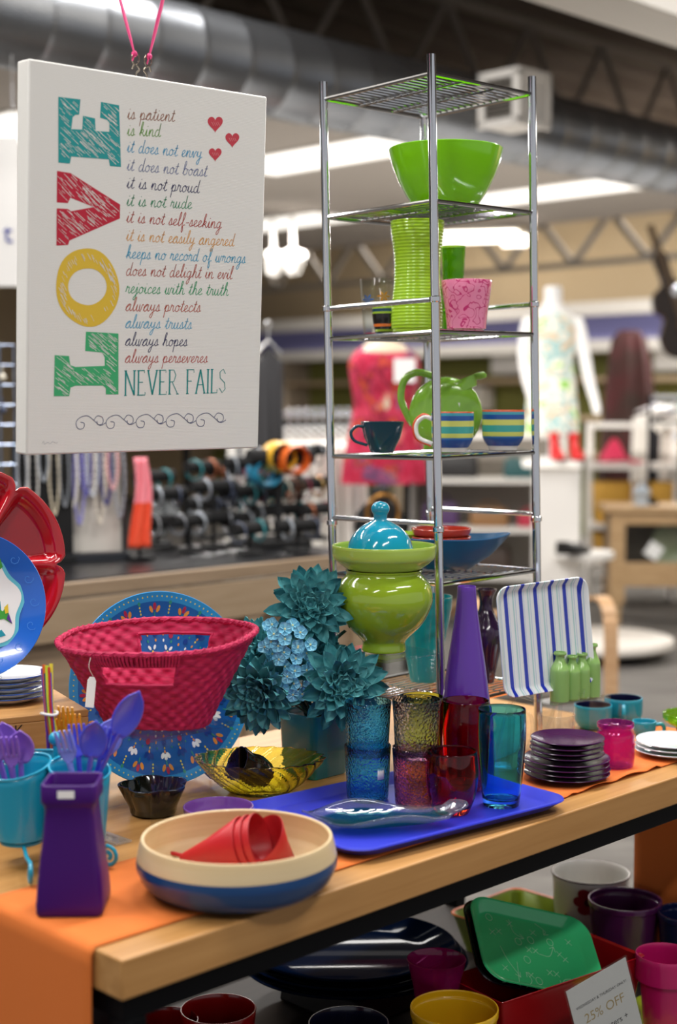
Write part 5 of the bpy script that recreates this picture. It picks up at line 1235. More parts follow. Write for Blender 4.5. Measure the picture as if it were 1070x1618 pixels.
def petal(mb, M_, L, W, curl, cup, mi=0):
    s0 = len(mb.v); nu, nv = 6, 7
    def fn(u, v):
        w = W * (max(0.0, math.sin(PI * (.1 + .9 * v) ** 1.35)) ** .62) if v < .999 else 0.0006
        x = (u - .5) * w; y = L * v; z = curl * L * v * v + cup * (abs(u - .5) * 2) ** 2 * W * .5 * (1 - .3 * v) - .002 * math.cos((u - .5) * 2 * PI)
        return (x, y, z)
    mb.grid(fn, nu, nv, mi=mi); mb.move(M_, s0)
def dahlia(r, seed):
    rng = random.Random(seed); mb = MB()
    for n, rr, el, cu in ((13, 1.0, -.28, .22), (14, .96, -.02, .2), (13, .86, .2, .2), (12, .72, .45, .12), (10, .55, .72, .0), (8, .4, 1.0, -.15), (6, .28, 1.25, -.25)):
        for q in range(n):
            a = 2 * PI * (q + rng.random() * .35) / n + rr * 5
            L = r * rr * (.9 + .2 * rng.random())
            M_ = Matrix.Rotation(a, 4, 'Z') @ Matrix.Translation((0, .004, .002 + .006 * (1 - rr))) @ Matrix.Rotation(el + (rng.random() - .5) * .22, 4, 'X')
            petal(mb, M_, L, r * .37 * (.7 + .3 * rr), cu, .5, 0 if rng.random() < .8 else 1)
    mb.ball((0, 0, .006), r * .11, 10, 1); return mb
for i, (u, v, Y, r, ax) in enumerate(((490, 958, 2.60, .072, (.08, -.92, .38)), (540, 1083, 2.535, .074, (.28, -.93, .22)), (412, 1092, 2.55, .070, (-.4, -.88, -.12)), (402, 1030, 2.64, .058, (-.55, -.8, .25)), (498, 1045, 2.62, .055, (.2, -.9, .3)))):
    P = at_y(u, v, Y); Mw = Matrix.Translation(P) @ Vector(ax).to_track_quat('Z', 'Y').to_matrix().to_4x4()
    o = dahlia(r, i + 2).build('dahlia', [PET, PETD], t, angle=80); o.matrix_local = TInv @ Mw
    st = MB().tube([TInv @ q for q in smooth_line([P, P + Vector((0, .03, -.03)), pc + Vector((.01 * (i - 2), 0, hP + .02)), pc + Vector((.005 * (i - 2), 0, hP - .02))], 5)], .003, 6).build('stem', mat('stem_green', '#1c3a33', .7), t)
# small blossoms
BLO = mat('sky_blossom', '#a4e2f6', .55, vary=('#86d0ee', 90)); BLC = mat('blossom_eye', '#e8e2b0', .6)
mb = MB()
for q in range(5):
    M_ = Matrix.Rotation(2 * PI * q / 5, 4, 'Z') @ Matrix.Translation((0, .0012, 0)) @ Matrix.Rotation(.2, 4, 'X'); petal(mb, M_, .0125, .0135, .05, .15, 0)
mb.ball((0, 0, .0015), .0022, 8, 1)
rng = random.Random(11); first = None; n = 0; pts = []
while n < 34:
    u = 414 + rng.random() * 80; v = 985 + rng.random() * 122
    if abs((u - 454) / 44) ** 2 + abs((v - 1042) / 66) ** 2 > 1 and not (u < 440 and v < 1000): continue
    if any(math.hypot(u - a, v - b) < 12.5 for a, b in pts): 
        if rng.random() > .02: continue
    pts.append((u, v)); Y = 2.515 + .02 * rng.random() + .0006 * abs(u - 450) + max(0, 1000 - v) * .0008
    P = at_y(u, v, Y); ax = Vector(((u - 452) * .012 + (rng.random() - .5) * .5, -1, (1040 - v) * .006 + .25 + (rng.random() - .5) * .4))
    Mw = Matrix.Translation(P) @ ax.to_track_quat('Z', 'Y').to_matrix().to_4x4() @ Matrix.Rotation(rng.random() * 6, 4, 'Z')
    if first is None: first = mb.build('blossom', [BLO, BLC], t, angle=80); o = first
    else: o = first.copy(); COL.objects.link(o)
    o.matrix_local = TInv @ Mw; n += 1
for i, (u, v) in enumerate(((440, 1000), (470, 1010), (430, 1050), (465, 1060), (450, 1090))):
    P = at_y(u, v, 2.545); MB().tube([TInv @ q for q in smooth_line([P, P + Vector((0, .03, -.02)), pc + Vector((0, -.02, hP - .01))], 5)], .0022, 5).build('stem', mat('stem_green', '#1c3a33', .7), t)
LEAF = mat('dark_teal_leaf', '#123f42', .7); mb = MB(); rng = random.Random(5)
for q in range(46):
    a = rng.random() * 2 * PI; el = .1 + rng.random() * 1.2
    P = Vector((.02 * math.cos(a), .02 * math.sin(a), hP + .0 + .11 * rng.random()))
    petal(mb, Matrix.Translation(P) @ Matrix.Rotation(a, 4, 'Z') @ Matrix.Rotation(el, 4, 'X'), .06 + .03 * rng.random(), .026, -.15, .2)
mb.build('leaves', LEAF, t, angle=80)

# ------------------------------------------------------------------ basket on its riser, floral plate
c0 = tab(.375, .423, TB); ce = tab(.375 + .095, .423 + .076, TB); h1 = .146
t = thing('acrylic_riser', 'low clear acrylic riser under the magenta basket', 'display riser', ce, Q)
MB().box((0, 0, h1 - .002), (.19, .152, .004)).build('top', ACR, t, bevel=.001)
for y in (-.074, .074): MB().box((0, y, (h1 - .004) / 2), (.19, .004, h1 - .004)).build('leg_panel', ACR, t, bevel=.001)
m, nt, b = new_mat('magenta_paper_cord'); b.inputs['Roughness'].default_value = .75
nz = N(nt, 'ShaderNodeTexNoise'); nz.inputs['Scale'].default_value = 60; nt.links.new(coords(nt, (1, 1, 4)), nz.inputs['Vector'])
nt.links.new(ramp(nt, [(.35, '#a00c3e'), (.65, '#be184f')], nz.outputs['Fac']), b.inputs['Base Color']); add_bump(nt, b, nz.outputs['Fac'], .4, .001)
BK = m
pb = tab(.452, .505, TB + h1 + .004); byaw = -.22
t = thing('woven_basket', 'magenta woven basket with cut out handles and a white price tag', 'basket', pb, byaw)
BH = .142
def bask(u, v, off=0.0):
    a = 2 * PI * u; e = 2.3
    ca, sa = math.cos(a), math.sin(a); cx = math.copysign(abs(ca) ** (2 / e), ca); cy = math.copysign(abs(sa) ** (2 / 2.6), sa)
    w = .088 + (.168 - .088) * v ** 1.05; d = .055 + (.108 - .055) * v
    lift = (.020 * max(0, sa) - .008 * max(0, -sa) + .008 * abs(ca) ** 6 + .007 * ca) * v
    row = int(v * 13); ds = .0021 * math.sin(2 * PI * 26 * u + PI * row) * abs(math.sin(PI * v * 13)) ** .6 + off
    return (cx * (w + ds), cy * (d + ds), BH * v + lift)
def hole(u, v): return .60 < v < .86 and (abs(u - .75) < .062 or abs(u - .25) < .062)
MB().grid(bask, 312, 65, True, skip=hole).build('woven_body', BK, t, angle=70, solid=.0025)
mb = MB().prism([bask(k_ / 48, 0.01)[:2] for k_ in range(48)], 0, .004); mb.build('base', BK, t)
mb = MB()
rim = [Vector(bask(k_ / 120, 1.0)) for k_ in range(120)]
mb.tube(rim, .0052, 8, True)
for ph in (0, PI):
    mb.tube([r + Vector((math.cos(2 * PI * k_ / 120), math.sin(2 * PI * k_ / 120), 0)) * .0035 * math.cos(k_ * 1.6 + ph) + Vector((0, 0, .0035 * math.sin(k_ * 1.6 + ph))) for k_, r in enumerate(rim)], .0034, 6, True)
mb.build('rim', BK, t)
for uc in (.75, .25):
    fr = [(uc - .064, .60), (uc, .60), (uc + .064, .60), (uc + .064, .73), (uc + .064, .86), (uc, .86), (uc - .064, .86), (uc - .064, .73)]
    mb = MB()
    for v0 in (.60, .86): mb.tube([bask(uc - .064 + .128 * q / 14, v0) for q in range(15)], .0034, 6)
    for u0 in (uc - .064, uc + .064): mb.tube([bask(u0, .60 + .26 * q / 6) for q in range(7)], .0034, 6)
    for q in range(26): # wrapped grip above the cut out
        u0 = uc - .064 + .128 * q / 25; mb.tube([bask(u0, .85, .004), bask(u0, .93, .0055), bask(u0, 1.0, .004)], .0026, 5)
    mb.build('grip', BK, t)
q0 = Vector(bask(.685, .98, .006)); q1 = Vector(bask(.68, .72, .012))
MB().tube(smooth_line([q0, (q0 + q1) / 2 + Vector((-.003, -.006, 0)), q1], 4), .0007, 5).build('tag_string', mat('tag_string', '#e3ded4', .8), t)
MB().prism([(-.0075, -.05), (.0075, -.05), (.0075, -.006), (.004, 0), (-.004, 0), (-.0075, -.006)], -.0004, .0004).move(Matrix.Translation(q1 + Vector((0, -.004, 0))) @ Matrix.Rotation(.06, 4, 'Y') @ Matrix.Rotation(PI / 2 - .12, 4, 'X')).build('price_tag', WHITEP, t)

# floral plate (round, propped) : polygons of paint on the glaze
PC = at_y(252, 1087, 2.66); prx = .178
BL1 = mat('cobalt_glaze', '#1a5aa8', .2, coat=.5); BL2 = mat('sky_glaze', '#2f8fd0', .2, coat=.5)
PAINT = [BL1, BL2, mat('paint_white', '#e9ebee', .3), mat('paint_red', '#b0204a', .3), mat('paint_orange', '#e0913a', .3), mat('paint_navy', '#143a8c', .3), mat('paint_yellow', '#e6d24a', .3), mat('paint_leaf', '#2f8f7a', .3)]
t = thing('floral_plate', 'large round blue floral plate propped behind the magenta basket', 'plate', PC, rot=(PI / 2 - .2, 0, .50))
def plz(r): return .0 if r < .115 else (r - .115) / (prx - .115) * .016
mb = MB(); pr = [(1e-4, -.004), (.115, -.004), (prx - .001, .012), (prx, .0155), (prx - .001, .0168), (.16, plz(.16) + .0005), (.115, 0), (.1, -.0005), (1e-4, -.0005)]
mb.lathe(pr, 96, mfun=lambda q: 1 if q in (3, 4) else 0)
def dab(r, a, dr, da, L, W, mi, rot=0.0, h=.0009, n=7):
    cx, cy = (r + dr) * math.cos(a + da / r), (r + dr) * math.sin(a + da / r); th = a + rot
    rr = math.hypot(cx, cy)
    mb.poly([(cx + L * math.cos(q * 2 * PI / n) * math.cos(th) - W * math.sin(q * 2 * PI / n) * math.sin(th), cy + L * math.cos(q * 2 * PI / n) * math.sin(th) + W * math.sin(q * 2 * PI / n) * math.cos(th), plz(min(math.hypot(cx + L * math.cos(q * 2 * PI / n) * math.cos(th), cy + L * math.cos(q * 2 * PI / n) * math.sin(th)), prx - .002)) + h) for q in range(n)], mi)
for q in range(110): dab(.169, 2 * PI * q / 110, 0, 0, .0016, .0013, 6)
for q in range(32):
    a = 2 * PI * q / 32
    if q % 2 == 0:
        for da in (-.007, 0, .007): dab(.148, a, -.002 if da else .003, da, .0072, .0034, 3 if da == 0 else 4, da * 60)
        dab(.148, a, -.012, 0, .006, .0012, 7)
    else:
        for s in range(3): dab(.148, a, -.008 + .006 * s, 0, .0022, .0016, 6)
        dab(.148, a, .011, 0, .004, .003, 7)
for q in range(24):
    a = 2 * PI * q / 24
    for da in (-.0055, 0, .0055): dab(.124, a, .003 if da == 0 else 0, da, .0064, .0034, 2 if q % 2 == 0 else 5, da * 80)
    dab(.124, a, -.007, 0, .003, .0016, 4)
for q in range(48): dab(.1105, 2 * PI * q / 48, 0, 0, .0022, .0016, 7 if q % 2 else 6)
for q in range(36): dab(.0885, 2 * PI * q / 36, 0, 0, .003, .0018, (4, 7, 2)[q % 3])
for q in range(20): dab(.1, 2 * PI * q / 20, 0, 0, .006, .0045, 5 if q % 2 else 3); dab(.1, 2 * PI * (q + .5) / 20, 0, 0, .003, .0016, 4)
for q in range(15):
    a = 2 * PI * q / 15
    for da in (-.005, .005): dab(.076, a, 0, da, .005, .0026, 2, da * 90)
    dab(.076, a, -.009, 0, .004, .002, 6); dab(.06, a, 0, .006, .0035, .0025, 3)
for q in range(8): dab(.036, 2 * PI * q / 8, 0, 0, .009, .005, 5 if q % 2 else 4)
mb.build('plate', PAINT, t, angle=30)
t = thing('plate_easel', 'dark wire easel holding up the blue floral plate', 'easel', (PC.x + .03, PC.y + .0, TB), .50)
lean = .2
for x in (-.05, .05): MB().tube([(x, .075, .25), (x, .005 + .02, .012), (x, -.075 + .03, .0025), (x, -.08 + .03, .02)], .0022, 6).tube([(x, .075, .25), (x * .6, .14, .0025)], .0022, 6).build('wire_leg', BLACKM, t)
MB().tube([(-.05, .05, .15), (.05, .05, .15)], .0022, 6).build('crossbar', BLACKM, t)

# ------------------------------------------------------------------ bowls in front of the plate
YELG = solid_glass('yellow_swirl_glass', '#f6f070')
pY = tab(.652, .468, TB)
o = MB().lathe(shell(sm([(.045, 0), (.05, .003), (.07, .022), (.088, .045), (.1, .062)], 6), .0022, .004), 120, sx=1.14, sy=.82, wob=lambda a, z, r: 1 + (.045 * math.cos(22 * (a + z * 14))) * min(1, z * 60 + .1)).build('swirl_bowl', YELG, loc=pY, angle=80)
tag(o, 'yellow clear glass bowl with swirled ribs in front of the planter', 'bowl')
DKB = mat('dark_brown_glass', '#1d1310', .08, coat=.8)
o = MB().lathe(shell(sm([(.018, 0), (.022, .004), (.028, .03), (.026, .05), (.03, .07)], 5), .0025), 36, wob=lambda a, z, r: 1 + .04 * math.cos(14 * a)).build('ribbed_jar', DKB, loc=pY + Vector((.012, .012, .026)), rot=(.35, -1.05, .2))
tag(o, 'dark brown ribbed glass jar lying inside the yellow swirled bowl', 'jar')
p = on_z(345, 1273, TB + .044); p.z = TB
LAV = mat('lavender_glaze', '#7a4a9c', .2, coat=.5)
o = MB().lathe(shell(sm([(.032, 0), (.036, .003), (.052, .024), (.057, .043)], 5), .003), 48).build('lavender_bowl', LAV, loc=p); tag(o, 'small lavender bowl behind the wide wooden bowl', 'bowl')
p = tab(.432, .492, TB)
BLKG = mat('black_green_glaze', '#12140b', .12, coat=.7)
o = MB().lathe(shell([(.034, 0), (.036, .003), (.046, .026), (.056, .05)], .004), 80, wob=lambda a, z, r: 1 + .30 * (abs(math.cos(2.5 * (a + .6))) ** .6 - .7) * min(1, z * 22 + .15)).build('flower_bowl', BLKG, loc=p, angle=60); tag(o, 'black flower shaped bowl under the magenta basket riser', 'bowl')
# display notice strip
c = tab(.292, .462, TB)
t = thing('notice_strip', 'clear acrylic notice strip lettered in black lying before the black bowl', 'sign', c, Q - PI / 2)
MB().box((0, 0, .002), (.15, .03, .003)).build('strip', glass('notice_acrylic', '#eef0f0', .03, haze=.35, hazecol='#d8d4cc'), t)
text_mesh('DISPLAY ITEM NOT FOR SALE', .0088, mat('black_ink', '#1a1a1a', .6), t, (-.066, -.0005, .0042), (0, 0, 0))
# ------------------------------------------------------------------ crate, plates and platters at the left
CRW = wood('crate_pine', '#b98a52', '#a3743e', .6, (2, 30, 30))
zc = .958; pk = on_z(140, 1121, zc); cyaw = .48
ux = Vector((math.cos(cyaw), math.sin(cyaw), 0)); uy = Vector((-math.sin(cyaw), math.cos(cyaw), 0))
cw, cd, chh = .30, .20, zc - TB
cc = pk - ux * cw / 2 + uy * cd / 2
t = thing('wooden_crate', 'low pine crate with burnt letters behind the turquoise caddy', 'crate', (cc.x, cc.y, TB), cyaw)
MB().box((0, 0, chh - .006), (cw, cd, .012)).build('top_board', CRW, t, bevel=.002)
mb = MB()
for y in (-cd / 2 + .006, cd / 2 - .006): mb.box((0, y, (chh - .012) / 2), (cw, .012, chh - .012))
mb.build('side_board', CRW, t, bevel=.002)
mb = MB()
for x in (-cw / 2 + .006, cw / 2 - .006): mb.box((x, 0, (chh - .012) / 2), (.012, cd - .024, chh - .012))
mb.build('end_board', CRW, t, bevel=.002)
BURN = mat('burnt_letters', '#2a1a0c', .8)
def on_crate(u, v):                         # place on the crate's front face
    d = ray(u, v); n = -uy; o_ = Vector((0, 0, CZ)); k = (pk - o_).dot(n) / d.dot(n); q = o_ + d * k - cc
    return Vector((q.dot(ux), -cd / 2 - .0008, q.z - (TB - cc.z) ))
for ch, u, v, s in (('K', 22, 1163, .026), ('o', 39, 1186, .026)):
    q = on_crate(u, v); w_ = cc.z
    text_mesh(ch, s, BURN, t, (q.x, -cd / 2 - .0008, q.z + cc.z - TB if False else q.z + (cc.z - TB) * 0), (PI / 2, 0, 0))
# plates on the crate
WB = mat('white_china_plate', '#d9dde4', .18, coat=.5); NB = mat('navy_rim', '#1c3f86', .2, coat=.5)
ps = on_z(12, 1107, zc)
for i in range(5):
    o = MB().lathe(plate_prof(.07, .0115), 48, mfun=lambda q: 1 if q in (4, 5) else 0).build('blue_rim_plate', [WB, NB], loc=ps + Vector((.0015 * math.sin(i * 2), .001 * i % 3, .0005 + i * .0088)))
    tag(o, ('lowest', 'second', 'third', 'fourth', 'topmost')[i] + ' white plate with a blue rim in the stack on the crate', 'plate', 'blue rimmed plates on the crate')
ztop = zc + .0005 + 4 * .0088 + .012
# fish plate
FR = .124; FC = at_y(-44, 957, 2.44); FROT = (PI / 2 - .16, 0, .52)
t = thing('fish_plate', 'round blue and white fish plate propped on the stacked plates', 'plate', FC, rot=FROT)
FBL = mat('fish_plate_blue', '#2464c8', .15, coat=.6); FAQ = mat('fish_aqua', '#5fc3d8', .2, coat=.5); FW = mat('fish_white', '#eef0f0', .2, coat=.5)
FSW = mat('fish_swirl', '#3f86dc', .2, coat=.5); FT1 = mat('fish_teal', '#1f93a8', .2); FG1 = mat('fish_green', '#3f9f3a', .2); FY1 = mat('fish_yellow', '#dfc030', .2); FPu = mat('fish_purple', '#5a2c8a', .2)
mb = MB(); mb.lathe([(1e-4, -.004), (.08, -.004), (FR - .001, .011), (FR, .014), (FR - .001, .0155), (.088, .0015), (.08, 0), (1e-4, 0)], 96, mfun=lambda q: 0)
def blob(r0, amp, nn, ph, h, mi): mb.poly([((r0 + amp * math.sin(nn * a + ph)) * math.cos(a), (r0 + amp * math.sin(nn * a + ph)) * math.sin(a) * 1.0, h) for a in [2 * PI * q / 96 for q in range(96)]], mi)
blob(.088, .005, 7, .4, .0022, 1); blob(.081, .005, 7, .4, .0028, 2)
for q in range(16):
    a0 = 2 * PI * q / 16; c_ = Vector((.104 * math.cos(a0), .104 * math.sin(a0), .0095))
    mb.ribbon([c_ + Vector(((.002 + .0011 * s) * math.cos(s * .8 + a0), (.002 + .0011 * s) * math.sin(s * .8 + a0), .002)) for s in range(9)], .0009, 3, Vector((0, 0, 1)))
def fp(u, v):                                # picture spot on the plate face
    R_ = Euler(FROT).to_matrix().transposed(); d = R_ @ ray(u, v); o_ = R_ @ (Vector((0, 0, CZ)) - FC); k = -(o_.z - .002) / d.z; q = o_ + d * k; return (q.x, q.y)
def patch(pts, mi, h=.0034): mb.poly([fp(u, v) + (h,) for u, v in pts], mi)
patch([(-8, 958), (4, 966), (12, 954), (13, 968), (19, 986), (6, 978), (-6, 980)], 5); patch([(6, 960), (12, 954), (13, 968), (8, 970)], 6, .004); patch([(13, 968), (19, 986), (10, 978)], 7, .004)
patch([(-30, 930), (0, 950), (2, 968), (-30, 985)], 4, .0032); patch([(-6, 1000), (2, 995), (9, 1004), (-4, 1008)], 4); patch([(-10, 890), (0, 882), (4, 896), (-6, 904)], 5)
mb.build('plate', [FBL, FAQ, FW, FSW, FT1, FG1, FY1, FPu], t, angle=40)
# lobed red platter
RP = mat('red_glossy_plastic', '#b3101f', .12, coat=.7)
RC_ = at_y(-44, 890, 2.55); t = thing('divided_platter', 'glossy red lobed divided platter standing behind the fish plate', 'platter', RC_, rot=(PI / 2 - .14, 0, .50))
NL = 6
def plat(u, v):
    a = 2 * PI * u; fa = (a * NL / (2 * PI) + .06) % 1.0; e = min(fa, 1 - fa); lobe = min(1, e / .09) ** .5
    Rr = .168 * ((.88 + .12 * lobe) if e < .09 else 1.0) * (1 + .02 * math.sin(PI * fa))
    r = Rr * v; q = v
    sm_ = lambda x: max(0, min(1, x)) ** 2 * (3 - 2 * max(0, min(1, x)))
    dep = sm_((q - .2) / .12) * sm_((.93 - q) / .12) * sm_((e - .03) / .1)
    return (r * math.cos(a), r * math.sin(a), -.022 * dep + .003 * (q > .97))
MB().grid(plat, 192, 26, True).build('platter', RP, t, angle=70, solid=.004)
for nm, lab, ctr, rad, ly, Z0 in (('plate_easel', 'clear easel holding the fish plate on the stacked plates', FC, FR, .16, ztop), ('plate_easel', 'clear easel holding up the red platter on the crate', RC_, .168, .14, zc + .0005)):
    yb = ctr.y + math.sin(ly) * -rad * math.cos(.5); base = Vector((ctr.x + rad * math.sin(ly) * .48, ctr.y - rad * math.sin(ly) * .87, Z0))
    t = thing(nm, lab, 'easel', base, .5); hz = max(ctr.z - rad * math.cos(ly) - Z0 - .004, .006)
    for x in (-.035, .035): MB().tube([(x, -.02, hz + .012), (x, -.02, hz), (x, .022, hz), (x, .022 + .14 * math.tan(ly), hz + .14)], .0028, 7).tube([(x, -.012, hz), (x, -.016, .003)], .0028, 7).tube([(x, .04, hz + .1), (x, .06, .003)], .0028, 7).build('arm', ACR, t)
# ------------------------------------------------------------------ turquoise flatware caddy
TQ = mat('turquoise_enamel', '#1496b8', .3, coat=.3)
cA = at_y(34, 1300, 2.15); cB = at_y(127, 1300, 2.14); cM = (cA + cB) / 2; cM.y += .055
t = thing('flatware_caddy', 'turquoise metal flatware caddy of three buckets on scrolled feet', 'utensil caddy', (cM.x, cM.y, TB), 0)
cad = Vector((cM.x, cM.y, TB)); zb0 = .042; BHt = .112
BK3 = [Vector((cA.x, cA.y, 0)) - Vector((cM.x, cM.y, 0)), Vector((cB.x, cB.y, 0)) - Vector((cM.x, cM.y, 0)), Vector((0, .055, 0))]
for i, o_ in enumerate(BK3):
    dirc = math.atan2(-o_.y, -o_.x)
    def fn(u, v, inner=False):
        a = 2 * PI * u; r = (.0365 + .0085 * v) - (.0015 if inner else 0)
        top = BHt + .011 * math.cos(a - dirc) - .006
        return (o_.x + r * math.cos(a), o_.y + r * math.sin(a), zb0 + top * v)
    mb = MB().grid(fn, 44, 8, True)
    mb.poly([fn(q / 44, 0) for q in range(44)][::-1])
    b_ = mb.build('bucket', TQ, t, solid=.0014)
    MB().tube([fn(q / 44, 1) for q in range(44)], .0021, 8, True).build('rim', TQ, b_)
mb = MB().tube([(0, -.012, .03), (0, -.012, zb0 + BHt + .022)], .004, 10); mb.build('center_pole', TQ, t)
MB().ball((0, -.012, zb0 + BHt + .028), .0105, 18).build('knob', TQ, t)
mb = MB()
for o_ in BK3: mb.tube([Vector((o_.x + .03 * math.cos(a), o_.y + .03 * math.sin(a), zb0 - .006)) for a in [q * PI / 10 for q in range(20)]], .003, 8, True)
mb.tube([(BK3[0].x, BK3[0].y, zb0 - .006), (0, 0, zb0 - .006), (BK3[1].x, BK3[1].y, zb0 - .006)], .003, 8); mb.tube([(0, 0, zb0 - .006), (0, .055, zb0 - .006)], .003, 8)
mb.build('stand_frame', TQ, t)
def scroll(p0, foot, sgn):
    L = [p0, (p0 + foot) / 2 + Vector((0, 0, .012))]; d = (foot - p0); d.z = 0; d.normalize(); R_ = .0165; c_ = foot + Vector((0, 0, R_ + .003))
    sp = [c_ + d * (R_ * (1 - s / 26.)) * math.cos(PI / 2 - s * .42) + Vector((0, 0, (R_ * (1 - s / 26.)) * math.sin(PI / 2 - s * .42))) for s in range(22)]
    return smooth_line(L, 5) + sp
f1 = on_z(48, 1402, TB) - cad; f2 = on_z(171, 1374, TB) - cad; f3 = Vector((0, .11, 0))
for o_, f in zip(BK3, (f1, f2, f3)):
    f.z = 0; q = Vector((o_.x, o_.y, zb0 - .007)); q = q + (f - q) * .25; q.z = zb0 - .007
    MB().tube(scroll(q, f, 1), .0032, 8).build('scroll_foot', TQ, t)
# plastic cutlery
def spoon(L=.165, hw=.0205, hl=.031):
    mb = MB(); mb.grid(lambda u, v: (hw * math.sin(PI * min(1, .06 + v)) ** .5 * (u - .5) * 2, .007 * (((u - .5) * 2) ** 2 - 1) * -1 * math.sin(PI * v), L - hl + 2 * hl * v), 10, 12)
    s = len(mb.v); mb.tube([(0, 0, 0), (0, .002, L * .4), (0, .001, L - hl + .004)], [.0045, .0032, .0042], 8, flat=.55); return mb
def fork(L=.165):
    mb = MB(); mb.tube([(0, 0, 0), (0, .002, L * .4), (0, .001, L - .03)], [.0045, .0032, .0042], 8, flat=.55)
    mb.grid(lambda u, v: ((.004 + .0105 * math.sin(PI / 2 * v)) * (u - .5) * 2, .004 * math.sin(PI * v * .5), L - .032 + .022 * v), 8, 5)
    for q in range(4): mb.tube([(-.0112 + q * .0075, .004, L - .012), (-.0112 + q * .0075, .003, L + .01), (-.0112 + q * .0075, 0, L + .026)], [.0027, .0025, .0012], 6)
    return mb
LAVP = mat('lavender_plastic', '#8a62c8', .3, coat=.2, sss=.3); BLUP = mat('periwinkle_plastic', '#4a50d0', .3, coat=.2, sss=.3); PALP = mat('pale_blue_plastic', '#7f8ae0', .3, coat=.2, sss=.3); AMB = mat('amber_plastic', '#e39a12', .3, coat=.2, sss=.3)
protos = {}
def cutlery(kind, mm, bucket, u, v, Y, label, roll=0.0, base=(0, 0), L=.165):
    top = at_y(u, v, Y); b0 = cad + BK3[bucket] + Vector((base[0], base[1], zb0 + .006)); d = (top - b0)
    key = (kind, mm.name)
    if key not in protos:
        o = (spoon() if kind == 'spoon' else fork()).build('plastic_' + kind, mm, angle=60, solid=.0016 if kind == 'spoon' else .0014); protos[key] = o
    else: o = protos[key].copy(); COL.objects.link(o)
    o.location = b0; o.rotation_mode = 'QUATERNION'; z_ = d.normalized(); x_ = (Vector((1, 0, 0)) - z_ * z_.x).normalized(); y_ = z_.cross(x_)
    o.rotation_quaternion = Matrix((x_, y_, z_)).transposed().to_quaternion() @ Euler((0, 0, (roll - PI) * .6)).to_quaternion(); f = d.length / L
    o.scale = (1, 1, max(.75, min(1.3, f)))
    tag(o, label, kind, 'plastic cutlery in the caddy')
cutlery('spoon', BLUP, 1, 203, 1128, 2.12, 'tall periwinkle spoon leaning far right out of the caddy', PI + .3, (-.015, 0))
cutlery('spoon', BLUP, 1, 148, 1168, 2.10, 'upright periwinkle spoon in front in the right caddy bucket', PI, (.0, -.01))
cutlery('spoon', PALP, 1, 172, 1163, 2.16, 'pale blue spoon just behind the tall leaning one', PI + .2, (.005, .01))
cutlery('fork', PALP, 1, 103, 1178, 2.11, 'pale blue fork at the left of the right caddy bucket', PI - .2, (.01, -.005))
cutlery('fork', BLUP, 1, 122, 1168, 2.15, 'periwinkle fork between the pale fork and upright spoon', PI, (.005, .0))
cutlery('fork', BLUP, 1, 165, 1172, 2.13, 'periwinkle fork partly hidden behind the upright spoon', PI, (0, .008))
cutlery('spoon', LAVP, 0, 32, 1180, 2.12, 'lavender spoon at the right of the left caddy bucket', PI, (.004, -.008))
cutlery('spoon', LAVP, 0, 8, 1168, 2.16, 'tallest lavender spoon in the left caddy bucket', PI + .1, (0, .005))
cutlery('fork', LAVP, 0, 16, 1186, 2.11, 'lavender fork in front in the left caddy bucket', PI, (0, -.012))
cutlery('fork', LAVP, 0, -8, 1175, 2.13, 'lavender fork at the left edge of the caddy', PI - .1, (-.005, 0))
cutlery('fork', AMB, 2, 103, 1140, 2.24, 'tall amber fork in the back caddy bucket', PI - .3, (.0, 0))
cutlery('fork', AMB, 2, 114, 1150, 2.25, 'amber fork leaning right in the back caddy bucket', PI + .4, (.01, 0))
cutlery('spoon', AMB, 2, 92, 1158, 2.26, 'amber spoon low in the back caddy bucket', PI, (-.005, .008))
sc = [('violet', '#6a2fa0'), ('orange', '#e0642a'), ('navy', '#26306a'), ('lime', '#c8d82e'), ('red', '#c02a2a'), ('cobalt', '#2c4fc0'), ('yellow', '#e0d040')]
b0 = cad + BK3[2]
for i, (cn, c) in enumerate(sc):
    a = 2 * PI * i / 7; top = at_y(67 + i * 2.3, 1056 - 8 * math.sin(i * 2.3), 2.235 + .006 * math.cos(a)); mid = at_y(73 + i * 1.7, 1127, 2.225 + .005 * math.cos(a)); bot = b0 + Vector((-.02 + .006 * i - .0, .004 * math.cos(a), zb0 + .004))
    o = MB().tube(smooth_line([bot, (bot + mid) / 2 + Vector((.006 * math.sin(i), 0, 0)), mid, top], 5), .0029, 8).build('drinking_straw', mat('straw_' + cn, c, .35)); tag(o, cn + ' straw in the bundle standing in the back caddy bucket', 'straw', 'bundle of colored straws')
mc = at_y(78, 1127, 2.226)
o = MB().tube([mc + Vector((.0125 * math.cos(a), .0105 * math.sin(a), .001 * math.sin(2 * a))) for a in [q * PI / 12 for q in range(24)]], .0022, 6, True).build('straw_tie', mat('tie_white', '#dcd8d4', .6)); tag(o, 'white tie wrapped round the bundle of straws', 'tie')

